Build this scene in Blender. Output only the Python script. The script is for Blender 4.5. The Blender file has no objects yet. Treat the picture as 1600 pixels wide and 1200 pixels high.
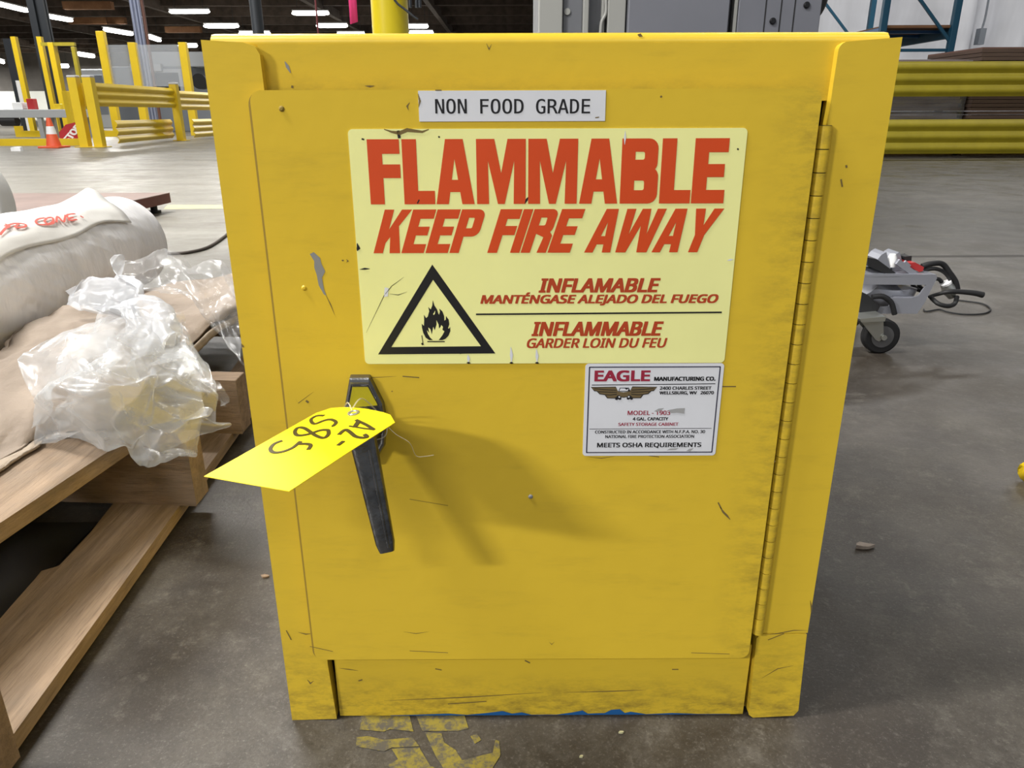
import bpy, math, random, os
from mathutils import Vector, Matrix, noise, geometry
random.seed(7)
S = bpy.context.scene
C = S.collection
V = Vector

# ------------------------------------------------------------------ camera
F = 1155.0
CAM = V((-0.0262943, -0.5072335, 0.4982759))
YAW, PITCH, ROLL = 0.0015084, 0.350794, -0.003186
_f = V((math.sin(YAW)*math.cos(PITCH), math.cos(YAW)*math.cos(PITCH), -math.sin(PITCH)))
_r = V((math.cos(YAW), -math.sin(YAW), 0)); _u = _r.cross(_f)
CR = _r*math.cos(ROLL) + _u*math.sin(ROLL); CU = _u*math.cos(ROLL) - _r*math.sin(ROLL)
cd = bpy.data.cameras.new('camera'); cd.sensor_width = 36; cd.lens = F/1600*36; cd.clip_start = .01; cd.clip_end = 300
cam = bpy.data.objects.new('camera', cd); C.objects.link(cam); S.camera = cam
cam.matrix_world = Matrix(((CR.x, CU.x, -_f.x, CAM.x), (CR.y, CU.y, -_f.y, CAM.y), (CR.z, CU.z, -_f.z, CAM.z), (0, 0, 0, 1)))

# ------------------------------------------------------------------ world, lamps, exposure
S.view_settings.view_transform = 'Standard'; S.view_settings.look = 'None'; S.view_settings.gamma = 1
S.view_settings.use_curve_mapping = False
S.view_settings.exposure = 0.40
w = bpy.data.worlds.new('ambient_fill'); S.world = w; w.use_nodes = True  # dim ambient fill, added; enters through the open side behind the camera
w.node_tree.nodes['Background'].inputs[0].default_value = (.86, .92, 1, 1)
w.node_tree.nodes['Background'].inputs[1].default_value = 0.20
LAMP_Z = 5.9
def area(x, y, p, sx=2.4, sy=.4, col=(1, .985, .95), z=LAMP_Z):
    l = bpy.data.lights.new('high_bay_or_fill_lamp', 'AREA'); l.shape = 'RECTANGLE'; l.size = sx; l.size_y = sy
    l.energy = p; l.color = col
    o = bpy.data.objects.new('high_bay_or_fill_lamp', l); C.objects.link(o); o.location = (x, y, z)
P0 = 330
for x, p in ((-9.4, 4.6), (-3.3, .6), (2.8, .32), (8.9, .1)): area(x, -6.6, P0*p)       # the row behind the viewer
for x, p in ((-9.4, .9), (-3.3, 1.3), (2.8, .12)): area(x, -.6, P0*p)
for x, p in ((-15.5, .6), (-9.4, .6), (-3.3, 1.3), (2.8, .15), (8.9, .15)): area(x, 5.3, P0*p)
for x, p in ((-22, 1.3), (-13, 1.1), (-6, .8)): area(x, 17, P0*p)
for x in (-30, -16, -4): area(x, 30, P0*2.4)
for x in (-40, -18, 2): area(x, 50, P0*3)
for x in (-50, -20, 5): area(x, 74, P0*3)
for x in (-62, -48, -34, -20): area(x, 87, P0*4)  # added fill lamps, unseen, brightening the back wall
for x in (7, 12): area(x, 11.2, P0*.55)  # added fill lamps, unseen, brightening the sheeted wall on the right

# ------------------------------------------------------------------ helpers
def ray(px, py): return CR*((px-800)/F) + CU*((600-py)/F) + _f
def at(px, py, Y):
    d = ray(px, py); return CAM + d*((Y-CAM.y)/d.y)
def onz(px, py, z=0):
    d = ray(px, py); return CAM + d*((z-CAM.z)/d.z)
def onplane(px, py, p, n):
    d = ray(px, py); return CAM + d*((p-CAM).dot(n)/d.dot(n))
WM = {}
def reg(o, M): WM[o.name] = M
def lift(o, label, cat, group=None, kind=None):
    if label: o['label'] = label
    if cat: o['category'] = cat
    if group: o['group'] = group
    if kind: o['kind'] = kind
    return o
def thing(name, label, cat, loc=(0, 0, 0), group=None):
    o = bpy.data.objects.new(name, None); C.objects.link(o); o.location = loc; o.empty_display_size = .05
    reg(o, Matrix.Translation(V(loc))); return lift(o, label, cat, group)
class MB:
    def __init__(s): s.v = []; s.f = []; s.m = []; s.sm = []
    def add(s, vs, fs, mi=0, sm=False):
        b = len(s.v); s.v += [V(x) for x in vs]
        for f in fs: s.f.append([b+i for i in f]); s.m.append(mi); s.sm.append(sm)
        return s
    def box(s, x0, x1, y0, y1, z0, z1, mi=0, M=None):
        vs = [V((x, y, z)) for x in (x0, x1) for y in (y0, y1) for z in (z0, z1)]
        if M is not None: vs = [M @ q for q in vs]
        return s.add(vs, [(0, 1, 3, 2), (4, 6, 7, 5), (0, 4, 5, 1), (2, 3, 7, 6), (0, 2, 6, 4), (1, 5, 7, 3)], mi)
    def bar(s, a, b, wd, ht, mi=0, up=V((0, 0, 1))):
        a = V(a); b = V(b); d = (b-a).normalized()
        if abs(d.dot(up)) > .99: up = V((0, 1, 0))
        x = d.cross(up).normalized()*wd/2; z = x.cross(d).normalized()*ht/2
        vs = [p+i*x+j*z for p in (a, b) for i, j in ((-1, -1), (1, -1), (1, 1), (-1, 1))]
        return s.add(vs, [(0, 1, 2, 3), (7, 6, 5, 4), (0, 4, 5, 1), (1, 5, 6, 2), (2, 6, 7, 3), (3, 7, 4, 0)], mi)
    def tri(s, pts, mi=0):                                   # concave flat polygon
        ts = geometry.tessellate_polygon([[V(p) for p in pts]])
        return s.add(pts, ts, mi)
    def prism(s, pts, d, mi=0, sm=False):                    # polygon pushed along d
        d = V(d); n = len(pts); a = [V(p) for p in pts]; b = [p+d for p in a]
        ts = geometry.tessellate_polygon([a])
        s.add(a+b, [tuple(t) for t in ts] + [tuple(i+n for i in reversed(t)) for t in ts], mi)
        return s.add(a+b, [(i, (i+1) % n, n+(i+1) % n, n+i) for i in range(n)], mi, sm)
    def tube(s, pts, r, n=10, mi=0, cap=True, flat=1.0):
        pts = [V(p) for p in pts]; rr = r if callable(r) else (lambda t: r); N = len(pts); rings = []
        up = V((0, 0, 1)); x = None
        for i, p in enumerate(pts):
            d = (pts[min(i+1, N-1)]-pts[max(i-1, 0)]).normalized()
            if x is None: x = d.cross(up if abs(d.z) < .95 else V((1, 0, 0))).normalized()
            x = (x - d*x.dot(d)).normalized(); y = d.cross(x); k = rr(i/max(N-1, 1))
            rings += [p + x*math.cos(t)*k + y*math.sin(t)*k*flat for t in [2*math.pi*j/n for j in range(n)]]
        fs = [(i*n+j, i*n+(j+1) % n, (i+1)*n+(j+1) % n, (i+1)*n+j) for i in range(N-1) for j in range(n)]
        s.add(rings, fs, mi, True)
        if cap: s.add(rings, [tuple(range(n))[::-1], tuple((N-1)*n+j for j in range(n))], mi)
        return s
    def cyl(s, a, b, r, n=20, mi=0, r2=None):
        r2 = r if r2 is None else r2
        return s.tube([a, b], lambda t: r+(r2-r)*t, n, mi)
    def grid(s, G, mi=0, sm=True):
        R, K = len(G), len(G[0])
        return s.add([p for row in G for p in row], [(i*K+j, i*K+j+1, (i+1)*K+j+1, (i+1)*K+j) for i in range(R-1) for j in range(K-1)], mi, sm)
    def strip(s, pts, wd, mi=0, nrm=V((0, -1, 0))):          # flat stroke on a surface
        pts = [V(p) for p in pts]; N = len(pts); L = []; 
        for i, p in enumerate(pts):
            d = (pts[min(i+1, N-1)]-pts[max(i-1, 0)]).normalized(); k = wd(i/(N-1)) if callable(wd) else wd
            n_ = nrm(p) if callable(nrm) else nrm
            c = d.cross(n_).normalized()*k/2; L += [p-c, p+c]
        return s.add(L, [(2*i, 2*i+1, 2*i+3, 2*i+2) for i in range(N-1)], mi)
    def build(s, name, mats, parent=None, bevel=0, solid=0, sub=0, base=None, label=None):
        mats = mats if isinstance(mats, (list, tuple)) else [mats]
        if parent is not None: org = WM[parent.name].translation
        elif base is not None: org = V(base)
        else:
            xs = [p.x for p in s.v]; ys = [p.y for p in s.v]; zs = [p.z for p in s.v]
            org = V(((min(xs)+max(xs))/2, (min(ys)+max(ys))/2, min(zs)))
        me = bpy.data.meshes.new(name); me.from_pydata([tuple(p-org) for p in s.v], [], s.f)
        for m in mats: me.materials.append(m)
        me.polygons.foreach_set('material_index', s.m); me.polygons.foreach_set('use_smooth', s.sm); me.update()
        o = bpy.data.objects.new(name, me); C.objects.link(o)
        if parent is not None: o.parent = parent
        else: o.location = org
        reg(o, Matrix.Translation(org))
        if bevel:
            b = o.modifiers.new('edge', 'BEVEL'); b.width = bevel; b.segments = 2; b.limit_method = 'ANGLE'; b.angle_limit = .7
        if solid:
            b = o.modifiers.new('thick', 'SOLIDIFY'); b.thickness = solid; b.offset = 0
        if sub:
            b = o.modifiers.new('smooth', 'SUBSURF'); b.levels = b.render_levels = sub
        if label: o['label'] = label
        return o
def structure(o, kind='structure'): o['kind'] = kind; return o
def copy_tree(o, parent=None):
    c = o.copy(); C.objects.link(c)
    if parent is not None: c.parent = parent
    reg(c, WM[o.name].copy())
    for ch in [q for q in bpy.data.objects if q.parent == o]: copy_tree(ch, c)
    return c
def spline(P, n):                                            # Catmull-Rom through points
    P = [V(p) for p in P]; out = []; N = len(P)-1
    for k in range(n):
        t = k/(n-1)*N; i = min(int(t), N-1); u = t-i
        a, b, c, d = P[max(i-1, 0)], P[i], P[i+1], P[min(i+2, N)]
        out.append(.5*((2*b) + (c-a)*u + (2*a-5*b+4*c-d)*u*u + (3*b-3*c+d-a)*u**3))
    return out
def surface(rows, n, m, fn=None):
    R = [spline(r, m) for r in rows]; cols = [spline([R[i][j] for i in range(len(R))], n) for j in range(m)]
    G = [[cols[j][i].copy() for j in range(m)] for i in range(n)]
    if fn:
        H = [[G[i][j].copy() for j in range(m)] for i in range(n)]
        for i in range(n):
            for j in range(m):
                a = G[min(i+1, n-1)][j]-G[max(i-1, 0)][j]; b = G[i][min(j+1, m-1)]-G[i][max(j-1, 0)]
                nn = a.cross(b); nn = nn.normalized() if nn.length > 1e-9 else V((0, 0, 1))
                H[i][j] = G[i][j] + fn(G[i][j], i/(n-1), j/(m-1), nn)
        G = H
    return G

def settle(q, zmin):                                          # keep soft sheets on the deck and off the roll
    if q.y > 5: return q
    if q.x < -.488: q.z = max(q.z, zmin)
    dx, dz = q.x+.886, q.z-.232; d = math.hypot(dx, dz)
    if d < .118 and q.y < 1.16: q.x = -.886+dx/d*.118; q.z = max(.136, .232+dz/d*.118)
    return q
def hsh(i, j, s_):
    return .5+.5*noise.cell(V((i*1.37+.5, j*2.11+.5, s_*3.3+.5)))
def facet(x, y, s_):                                          # flat facets meeting in sharp folds
    x += .55*noise.noise(V((x*.6, y*.6, s_))); y += .55*noise.noise(V((x*.6+7, y*.6, s_)))
    i, j = math.floor(x), math.floor(y); a, b_ = x-i, y-j
    if hsh(i+31, j, s_) > .5:
        if a+b_ < 1: return hsh(i, j, s_)*(1-a-b_)+hsh(i+1, j, s_)*a+hsh(i, j+1, s_)*b_
        return hsh(i+1, j+1, s_)*(a+b_-1)+hsh(i+1, j, s_)*(1-b_)+hsh(i, j+1, s_)*(1-a)
    if a > b_: return hsh(i, j, s_)*(1-a)+hsh(i+1, j, s_)*(a-b_)+hsh(i+1, j+1, s_)*b_
    return hsh(i, j, s_)*(1-b_)+hsh(i, j+1, s_)*(b_-a)+hsh(i+1, j+1, s_)*a
def crease(amp, nu, nv, seed, twist=0.0):
    def fn(p, u, v, nn):
        uu, vv = u+twist*v, v-twist*u
        e = facet(uu*nu, vv*nv, seed)-.5 + .26*(facet(uu*nu*2.1+3, vv*nv*2.0, seed+1)-.5) + .07*(facet(uu*nu*4.3, vv*nv*4.1, seed+2)-.5)
        side = V((facet(uu*nu*1.3+9, vv*nv*1.3, seed+4)-.5, facet(uu*nu*1.3, vv*nv*1.3+9, seed+5)-.5, facet(uu*nu*1.3+4, vv*nv*1.3+4, seed+6)-.5))
        return settle(p + nn*amp*1.6*e + side*amp*1.1, .137) - p
    return fn

# ------------------------------------------------------------------ materials
def mat(name, col, rough=.5, metal=0, var=.0, vs=8, col2=None, bump=0, bs=60, stretch=(1, 1, 1), spec=.5, emit=None, es=1, alpha=1, detail=4):
    m = bpy.data.materials.new(name); m.use_nodes = True; N = m.node_tree.nodes; L = m.node_tree.links
    b = N['Principled BSDF']; b.inputs['Base Color'].default_value = (*col, 1); b.inputs['Roughness'].default_value = rough
    b.inputs['Metallic'].default_value = metal; b.inputs['Specular IOR Level'].default_value = spec
    if emit: b.inputs['Emission Color'].default_value = (*emit, 1); b.inputs['Emission Strength'].default_value = es
    if alpha < 1: b.inputs['Alpha'].default_value = alpha
    tc = N.new('ShaderNodeTexCoord'); mp = N.new('ShaderNodeMapping'); mp.inputs['Scale'].default_value = stretch
    L.new(tc.outputs['Object'], mp.inputs['Vector'])
    if var or col2:
        n = N.new('ShaderNodeTexNoise'); n.inputs['Scale'].default_value = vs; n.inputs['Detail'].default_value = detail
        n.inputs['Roughness'].default_value = .6
        L.new(mp.outputs[0], n.inputs['Vector'])
        r = N.new('ShaderNodeValToRGB'); r.color_ramp.elements[0].position = .35; r.color_ramp.elements[1].position = .68
        c2 = col2 or tuple(c*(1-var) for c in col)
        r.color_ramp.elements[0].color = (*c2, 1); r.color_ramp.elements[1].color = (*col, 1)
        L.new(n.outputs['Fac'], r.inputs[0]); L.new(r.outputs[0], b.inputs['Base Color'])
    if bump:
        n2 = N.new('ShaderNodeTexNoise'); n2.inputs['Scale'].default_value = bs; n2.inputs['Detail'].default_value = 5
        L.new(mp.outputs[0], n2.inputs['Vector'])
        bp = N.new('ShaderNodeBump'); bp.inputs['Strength'].default_value = bump; bp.inputs['Distance'].default_value = .01
        L.new(n2.outputs['Fac'], bp.inputs['Height']); L.new(bp.outputs[0], b.inputs['Normal'])
    return m
class NT:                                                    # small node-building aid
    def __init__(s, name):
        s.m = bpy.data.materials.new(name); s.m.use_nodes = True; s.N = s.m.node_tree.nodes; s.L = s.m.node_tree.links
        s.b = s.N['Principled BSDF']; s.tc = s.N.new('ShaderNodeTexCoord')
    def noise(s, scale, detail=5, rough=.6, stretch=(1, 1, 1), lo=.4, hi=.6, loc=(0, 0, 0)):
        mp = s.N.new('ShaderNodeMapping'); mp.inputs['Scale'].default_value = stretch; mp.inputs['Location'].default_value = loc
        s.L.new(s.tc.outputs['Object'], mp.inputs['Vector'])
        n = s.N.new('ShaderNodeTexNoise'); n.inputs['Scale'].default_value = scale; n.inputs['Detail'].default_value = detail
        n.inputs['Roughness'].default_value = rough; s.L.new(mp.outputs[0], n.inputs['Vector'])
        r = s.N.new('ShaderNodeMapRange'); r.inputs['From Min'].default_value = lo; r.inputs['From Max'].default_value = hi
        s.L.new(n.outputs['Fac'], r.inputs['Value']); return r.outputs[0]
    def math(s, op, a, b=None):
        n = s.N.new('ShaderNodeMath'); n.operation = op
        for i, q in enumerate((a, b)):
            if q is None: continue
            if isinstance(q, (int, float)): n.inputs[i].default_value = q
            else: s.L.new(q, n.inputs[i])
        return n.outputs[0]
    def axis(s, k, lo, hi):
        sp = s.N.new('ShaderNodeSeparateXYZ'); s.L.new(s.tc.outputs['Object'], sp.inputs[0])
        r = s.N.new('ShaderNodeMapRange'); r.inputs['From Min'].default_value = lo; r.inputs['From Max'].default_value = hi
        s.L.new(sp.outputs[k], r.inputs['Value']); return r.outputs[0]
    def mix(s, f, a, b):
        n = s.N.new('ShaderNodeMix'); n.data_type = 'RGBA'
        if isinstance(f, (int, float)): n.inputs['Factor'].default_value = f
        else: s.L.new(f, n.inputs['Factor'])
        for k, q in ((6, a), (7, b)):
            if isinstance(q, tuple): n.inputs[k].default_value = (*q, 1)
            else: s.L.new(q, n.inputs[k])
        return n.outputs[2]
    def bump(s, h, strength=.2, dist=.01):
        bp = s.N.new('ShaderNodeBump'); bp.inputs['Strength'].default_value = strength; bp.inputs['Distance'].default_value = dist
        s.L.new(h, bp.inputs['Height']); s.L.new(bp.outputs[0], s.b.inputs['Normal'])
    def col(s, c): s.L.new(c, s.b.inputs['Base Color']); return s
YEL = (.68, .468, .034)
def paint(name, grime=.0, z=None, x=None):                   # worn yellow enamel; grime gathers in streaks
    t = NT(name); base = t.mix(t.noise(3, 3, .5, lo=.3, hi=.7), tuple(c*.94 for c in YEL), YEL)
    d = t.math('MULTIPLY', t.noise(9, 6, .7, (1, 1, 5), .50, .75), t.noise(60, 4, .7, (.6, 1, 2.5), .35, .7))
    d = t.math('MULTIPLY', d, .22)
    for k, ax, lo, hi in ((1, 2, *(z or (0, 0))), (1, 0, *(x or (0, 0)))):
        if lo == hi: continue
        g = t.math('MULTIPLY', t.axis(ax, lo, hi), t.noise(45, 6, .75, (1, 1, 2.5), .42, .70)); d = t.math('MAXIMUM', d, t.math('MULTIPLY', g, grime))
    t.col(t.mix(d, base, (.07, .05, .025)))
    t.b.inputs['Roughness'].default_value = .34; t.b.inputs['Specular IOR Level'].default_value = .42
    t.bump(t.noise(55, 3, .5, lo=0, hi=1), .05, .004); return t.m
M = {}
M['paint'] = paint('yellow_enamel')
M['paint_top'] = paint('yellow_enamel_top', .35, z=(.525, .508))
M['paint_door'] = paint('yellow_enamel_door', .45, x=(.135, .172))
M['paint_kick'] = paint('yellow_enamel_kick', .8, z=(.05, .0))
M['paint_side'] = paint('yellow_enamel_side', .55, z=(.11, .02))
M['chip'] = mat('grey_primer_chip', (.22, .22, .22), .6)
M['scuff'] = mat('dark_scuff', (.16, .11, .03), .8)
M['scuff_gap_shade'] = mat('faint_scuff_and_gap_shade', (.27, .185, .025), .7)
M['blue'] = mat('blue_underpaint', (.01, .10, .30), .5)
M['interior'] = mat('dark_interior', (.03, .025, .012), .8)
M['sign'] = mat('pale_yellow_vinyl', (.86, .85, .35), .42, var=.06, vs=12)
M['orange'] = mat('orange_red_ink', (.62, .062, .006), .5, var=.06, vs=20)
M['red_ink'] = mat('rust_red_ink', (.42, .05, .012), .45)
M['black_ink'] = mat('black_ink', (.008, .008, .01), .45)
M['white_label'] = mat('white_label', (.68, .69, .73), .4, var=.05, vs=20)
M['maroon'] = mat('maroon_ink', (.30, .018, .045), .45)
M['bronze'] = mat('brown_emblem_ink', (.14, .10, .045), .45)
M['smudge'] = mat('grey_smudge', (.33, .33, .33), .6)
M['chrome'] = mat('worn_grey_chrome', (.30, .30, .30), .22, .95, var=.45, vs=30, bump=.06, bs=120)
M['chrome_dark'] = mat('dull_cast_metal', (.20, .20, .20), .24, .92, var=.5, vs=60, bump=.1, bs=150)
M['tag'] = mat('bright_yellow_card', (.88, .70, .006), .5)
M['marker'] = mat('black_marker', (.05, .035, .005), .5)
M['nylon'] = mat('clear_nylon', (.8, .75, .6), .1, alpha=.35)

def wood(name, a, b, ax):
    st = [7, 7, 7]; st[ax] = .5
    t = NT(name); g = t.noise(9, 6, .65, tuple(st), .35, .65)
    c = t.mix(g, a, b); k = t.noise(30, 5, .7, tuple(st), .53, .72)
    c = t.mix(t.math('MULTIPLY', k, .55), c, (.10, .06, .035))
    c = t.mix(t.math('MULTIPLY', t.noise(90, 4, .8, tuple(q*.5 if q < 1 else q for q in st), .5, .7), .45), c, (.12, .085, .06))
    c = t.mix(t.math('MULTIPLY', t.noise(4, 5, .7, lo=.55, hi=.75), .5), c, (.20, .18, .16))
    t.col(c); t.b.inputs['Roughness'].default_value = .75; t.bump(t.noise(60, 8, .8, tuple(st), 0, 1), .45, .004); return t.m
M['wood_y'] = wood('pallet_pine_long', (.22, .155, .10), (.39, .28, .19), 1)
M['wood_x'] = wood('pallet_pine_cross', (.21, .145, .09), (.36, .25, .165), 0)
M['kraft'] = mat('brown_kraft_paper', (.35, .28, .22), .8, var=.25, vs=10, bump=.7, bs=22)
M['kraft_edge'] = mat('torn_kraft_edge', (.42, .34, .26), .9, var=.3, vs=40)
M['roll_white'] = mat('white_film_roll', (.88, .87, .88), .35, var=.10, vs=9, bump=.6, bs=16, stretch=(1, 2.5, .8))
M['paper'] = mat('white_wrapping_paper', (.70, .68, .64), .65, bump=.25, bs=18)
M['red_marker'] = mat('red_marker', (.62, .10, .07), .6)
M['roll_grey'] = mat('pale_grey_roll', (.80, .79, .77), .5, var=.1, vs=5)
def film(name, op, tint):
    t = NT(name); N, L = t.N, t.L
    tr = N.new('ShaderNodeBsdfTransparent'); df = N.new('ShaderNodeBsdfDiffuse'); df.inputs[0].default_value = (*tint, 1)
    tl = N.new('ShaderNodeBsdfTranslucent'); tl.inputs[0].default_value = (*tint, 1)
    gl = N.new('ShaderNodeBsdfGlossy'); gl.inputs['Roughness'].default_value = .24
    a = N.new('ShaderNodeMixShader'); a.inputs[0].default_value = .35; L.new(df.outputs[0], a.inputs[1]); L.new(tl.outputs[0], a.inputs[2])
    b = N.new('ShaderNodeMixShader'); L.new(tr.outputs[0], b.inputs[1]); L.new(a.outputs[0], b.inputs[2])
    L.new(t.math('MULTIPLY_ADD', t.noise(11, 4, .6, lo=.3, hi=.7), op*.5), b.inputs[0])
    b.inputs[0].links[0].from_node.inputs[2].default_value = op*.72
    c = N.new('ShaderNodeMixShader'); c.inputs[0].default_value = .10; L.new(b.outputs[0], c.inputs[1]); L.new(gl.outputs[0], c.inputs[2])
    L.new(c.outputs[0], N['Material Output'].inputs[0]); return t.m
M['film'] = film('crumpled_clear_film', .35, (.66, .68, .70))
M['film_dense'] = film('doubled_clear_film', .58, (.74, .76, .80))
M['film_clear'] = film('single_clear_film', .15, (.70, .72, .74))
def concrete():
    t = NT('worn_concrete')
    a = t.mix(t.noise(.55, 4, .6, lo=.35, hi=.65), (.056, .047, .037), (.108, .096, .078))
    b = t.mix(t.noise(5.5, 8, .72, lo=.42, hi=.60), a, (.036, .029, .023))
    c = t.mix(t.math('MULTIPLY', t.noise(16, 8, .75, lo=.52, hi=.70), .6), b, (.17, .155, .132))
    d = t.mix(t.math('MULTIPLY', t.noise(2.2, 6, .7, (1, .5, 1), .50, .64, (3, 1, 0)), .7), c, (.038, .029, .021))
    d = t.mix(t.math('MULTIPLY', t.noise(34, 9, .8, lo=.46, hi=.62), .45), d, (.034, .028, .022))
    d = t.mix(t.math('MULTIPLY', t.noise(52, 8, .8, lo=.55, hi=.70, loc=(5, 2, 0)), .45), d, (.23, .21, .18))
    vo = t.N.new('ShaderNodeTexVoronoi'); vo.feature = 'DISTANCE_TO_EDGE'; vo.inputs['Scale'].default_value = 3.1
    wp = t.N.new('ShaderNodeMix'); wp.data_type = 'VECTOR'; wp.inputs['Factor'].default_value = .12
    nz = t.N.new('ShaderNodeTexNoise'); nz.inputs['Scale'].default_value = 7; nz.inputs['Detail'].default_value = 5
    t.L.new(t.tc.outputs['Object'], nz.inputs['Vector']); t.L.new(t.tc.outputs['Object'], wp.inputs[4]); t.L.new(nz.outputs['Color'], wp.inputs[5]); t.L.new(wp.outputs[1], vo.inputs['Vector'])
    mr = t.N.new('ShaderNodeMapRange'); mr.inputs['From Min'].default_value = .007; mr.inputs['From Max'].default_value = 0
    t.L.new(vo.outputs['Distance'], mr.inputs['Value'])
    d = t.mix(t.math('MULTIPLY', t.math('MULTIPLY', mr.outputs[0], t.noise(3, 4, .6, lo=.5, hi=.6, loc=(2, 8, 0))), .5), d, (.03, .025, .02))
    d = t.mix(t.math('MULTIPLY', t.noise(260, 3, .8, lo=.45, hi=.65), .40), d, (.022, .018, .014))
    d = t.mix(t.math('MULTIPLY', t.noise(330, 3, .8, lo=.56, hi=.72, loc=(3, 1, 0)), .5), d, (.22, .20, .17))
    e = t.mix(t.math('MULTIPLY', t.noise(140, 4, .7, lo=.6, hi=.7), .5), d, (.03, .026, .022))
    # far-left floor is paler: its glossy reflections painted into the colour
    pale = t.mix(t.noise(1.1, 6, .7, (.5, 2.2, 1), .35, .65), (.155, .14, .115), (.255, .24, .205))
    sx = t.math('MULTIPLY', t.axis(0, -.2, -1.3), t.axis(1, 1.2, 2.6))
    t.col(t.mix(sx, e, pale))
    r = t.N.new('ShaderNodeMapRange'); r.inputs['To Min'].default_value = .30; r.inputs['To Max'].default_value = .55
    t.L.new(t.noise(4, 6, .7, lo=.35, hi=.65), r.inputs['Value']); t.L.new(r.outputs[0], t.b.inputs['Roughness'])
    t.bump(t.noise(110, 8, .8, lo=0, hi=1), .30, .003); return t.m, t
M['floor'], _ = concrete()
t = NT('worn_floor_paint'); t.col(t.mix(t.noise(85, 9, .8, lo=.43, hi=.57), (.21, .165, .02), (.075, .066, .05))); t.b.inputs['Roughness'].default_value = .6; M['floor_paint'] = t.m
M['line_paint'] = mat('faded_line_paint', (.55, .52, .30), .5, var=.3, vs=20)
M['joint'] = mat('floor_joint', (.06, .055, .05), .8)
M['ceil'] = mat('brown_roof_boards', (.095, .066, .05), .9, var=.5, vs=.6, stretch=(1, 6, 1))
M['beam'] = mat('dark_roof_beam', (.12, .09, .07), .85, var=.4, vs=2)
M['beam_warm'] = mat('orange_timber', (.34, .16, .07), .8, var=.3, vs=2)
M['wall_white'] = mat('white_block_wall', (.70, .71, .66), .8, var=.06, vs=.5)
M['wall_dark'] = mat('dark_upper_wall', (.12, .11, .10), .9, var=.3, vs=.5)
M['curtain'] = mat('white_sheeted_wall', (.80, .81, .86), .45, var=.22, vs=1.5, stretch=(1, 1, .2), bump=.3, bs=3)
M['lens'] = mat('lamp_diffuser', (.9, .9, .9), .4, emit=(1, .98, .92), es=9)
M['white_steel'] = mat('white_steel', (.6, .6, .6), .5)
M['safety'] = mat('safety_yellow', (.76, .53, .012), .42, var=.1, vs=2)
M['safety_olive'] = mat('shaded_safety_yellow', (.42, .34, .018), .5, var=.2, vs=3)  # safety yellow darkened towards olive: dim light put into the colour
M['column'] = mat('glossy_yellow_column', (.60, .47, .01), .3, var=.05, vs=2)
M['steel_dark'] = mat('dark_steel', (.028, .032, .038), .45, .3)
M['steel_blue'] = mat('bluish_conduit', (.30, .33, .45), .35, .5)
M['steel'] = mat('grey_painted_steel', (.20, .205, .235), .42, .2, var=.08, vs=3)
M['steel_mid'] = mat('mid_grey_panel', (.16, .165, .18), .45, .2, var=.08, vs=3)
M['steel_light'] = mat('pale_grey_frame', (.32, .32, .30), .5, .1)
M['black'] = mat('black_rubber', (.012, .012, .013), .6)
M['bolt'] = mat('black_bolt', (.03, .03, .032), .3, .6)
M['rack_blue'] = mat('rack_blue', (.012, .09, .16), .45, var=.15, vs=3)
M['rack_bright'] = mat('rack_beam_blue', (.03, .13, .32), .4)
M['board'] = mat('plywood_shelf', (.26, .13, .06), .8, var=.2, vs=3)
M['card'] = mat('brown_cardboard', (.13, .085, .065), .85, var=.25, vs=3, stretch=(1, 1, 14))
M['card_top'] = mat('cardboard_top', (.20, .11, .09), .85, var=.2, vs=3)
M['wrap'] = film('stretch_wrap', .25, (.55, .55, .58))
M['rust'] = mat('oxide_red_steel', (.14, .035, .025), .6, var=.25, vs=6)
M['rust_top'] = mat('worn_scale_deck', (.25, .17, .145), .5, var=.3, vs=6)
M['cone'] = mat('cone_orange', (.72, .10, .03), .55)
M['white'] = mat('reflective_white', (.8, .8, .8), .5)
M['stop'] = mat('sign_red', (.42, .02, .025), .45)
M['alu'] = mat('silver_painted_metal', (.36, .37, .42), .35, .45, var=.1, vs=8)
M['zinc'] = mat('zinc_plate', (.52, .53, .50), .28, .8)
M['cart_red'] = mat('red_plastic', (.40, .03, .03), .45)
M['clearpanel'] = mat('clear_guard_panel', (.55, .58, .62), .15, alpha=.32)
M['pink'] = mat('pink_tape', (.90, .06, .28), .5)
M['bmach'] = mat('pale_machine', (.46, .48, .50), .5)
M['bmach2'] = mat('grey_machine', (.20, .22, .25), .5)
M['scrap'] = mat('grey_paper_scrap', (.30, .25, .21), .8, var=.3, vs=90)

# ------------------------------------------------------------------ setting
fl = MB(); fl.add([(-75, -16, 0), (26, -16, 0), (26, 95, 0), (-75, 95, 0)], [(0, 1, 2, 3)])
def decal(px, mi, dz=.0006): fl.tri([onz(x, y, dz) for x, y in px], mi)
for L in ([(566, 1118), (640, 1118), (646, 1143), (610, 1139), (600, 1143), (562, 1140)], [(557, 1152), (575, 1150), (600, 1156), (645, 1152), (655, 1166), (612, 1168), (600, 1174), (556, 1166)], [(612, 1170), (655, 1168), (672, 1196), (700, 1210), (620, 1210), (606, 1196), (622, 1186)],
          [(650, 1118), (726, 1118), (732, 1138), (716, 1142), (660, 1142)], [(664, 1144), (690, 1146), (694, 1160), (712, 1172), (722, 1188), (770, 1176), (774, 1156), (780, 1158), (782, 1180), (762, 1212), (700, 1212), (680, 1180)], [(735, 1150), (745, 1146), (752, 1156), (742, 1162)]):
    decal(L, 1)
decal([(255, 327), (262, 320), (345, 320), (349, 326)], 2)
decal([(1385, 399.5), (1600, 398), (1600, 401), (1384, 402)], 3)
structure(fl.build('floor', [M['floor'], M['floor_paint'], M['line_paint'], M['joint']], base=(0, 0, 0)))
CZ = 7.4
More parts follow.
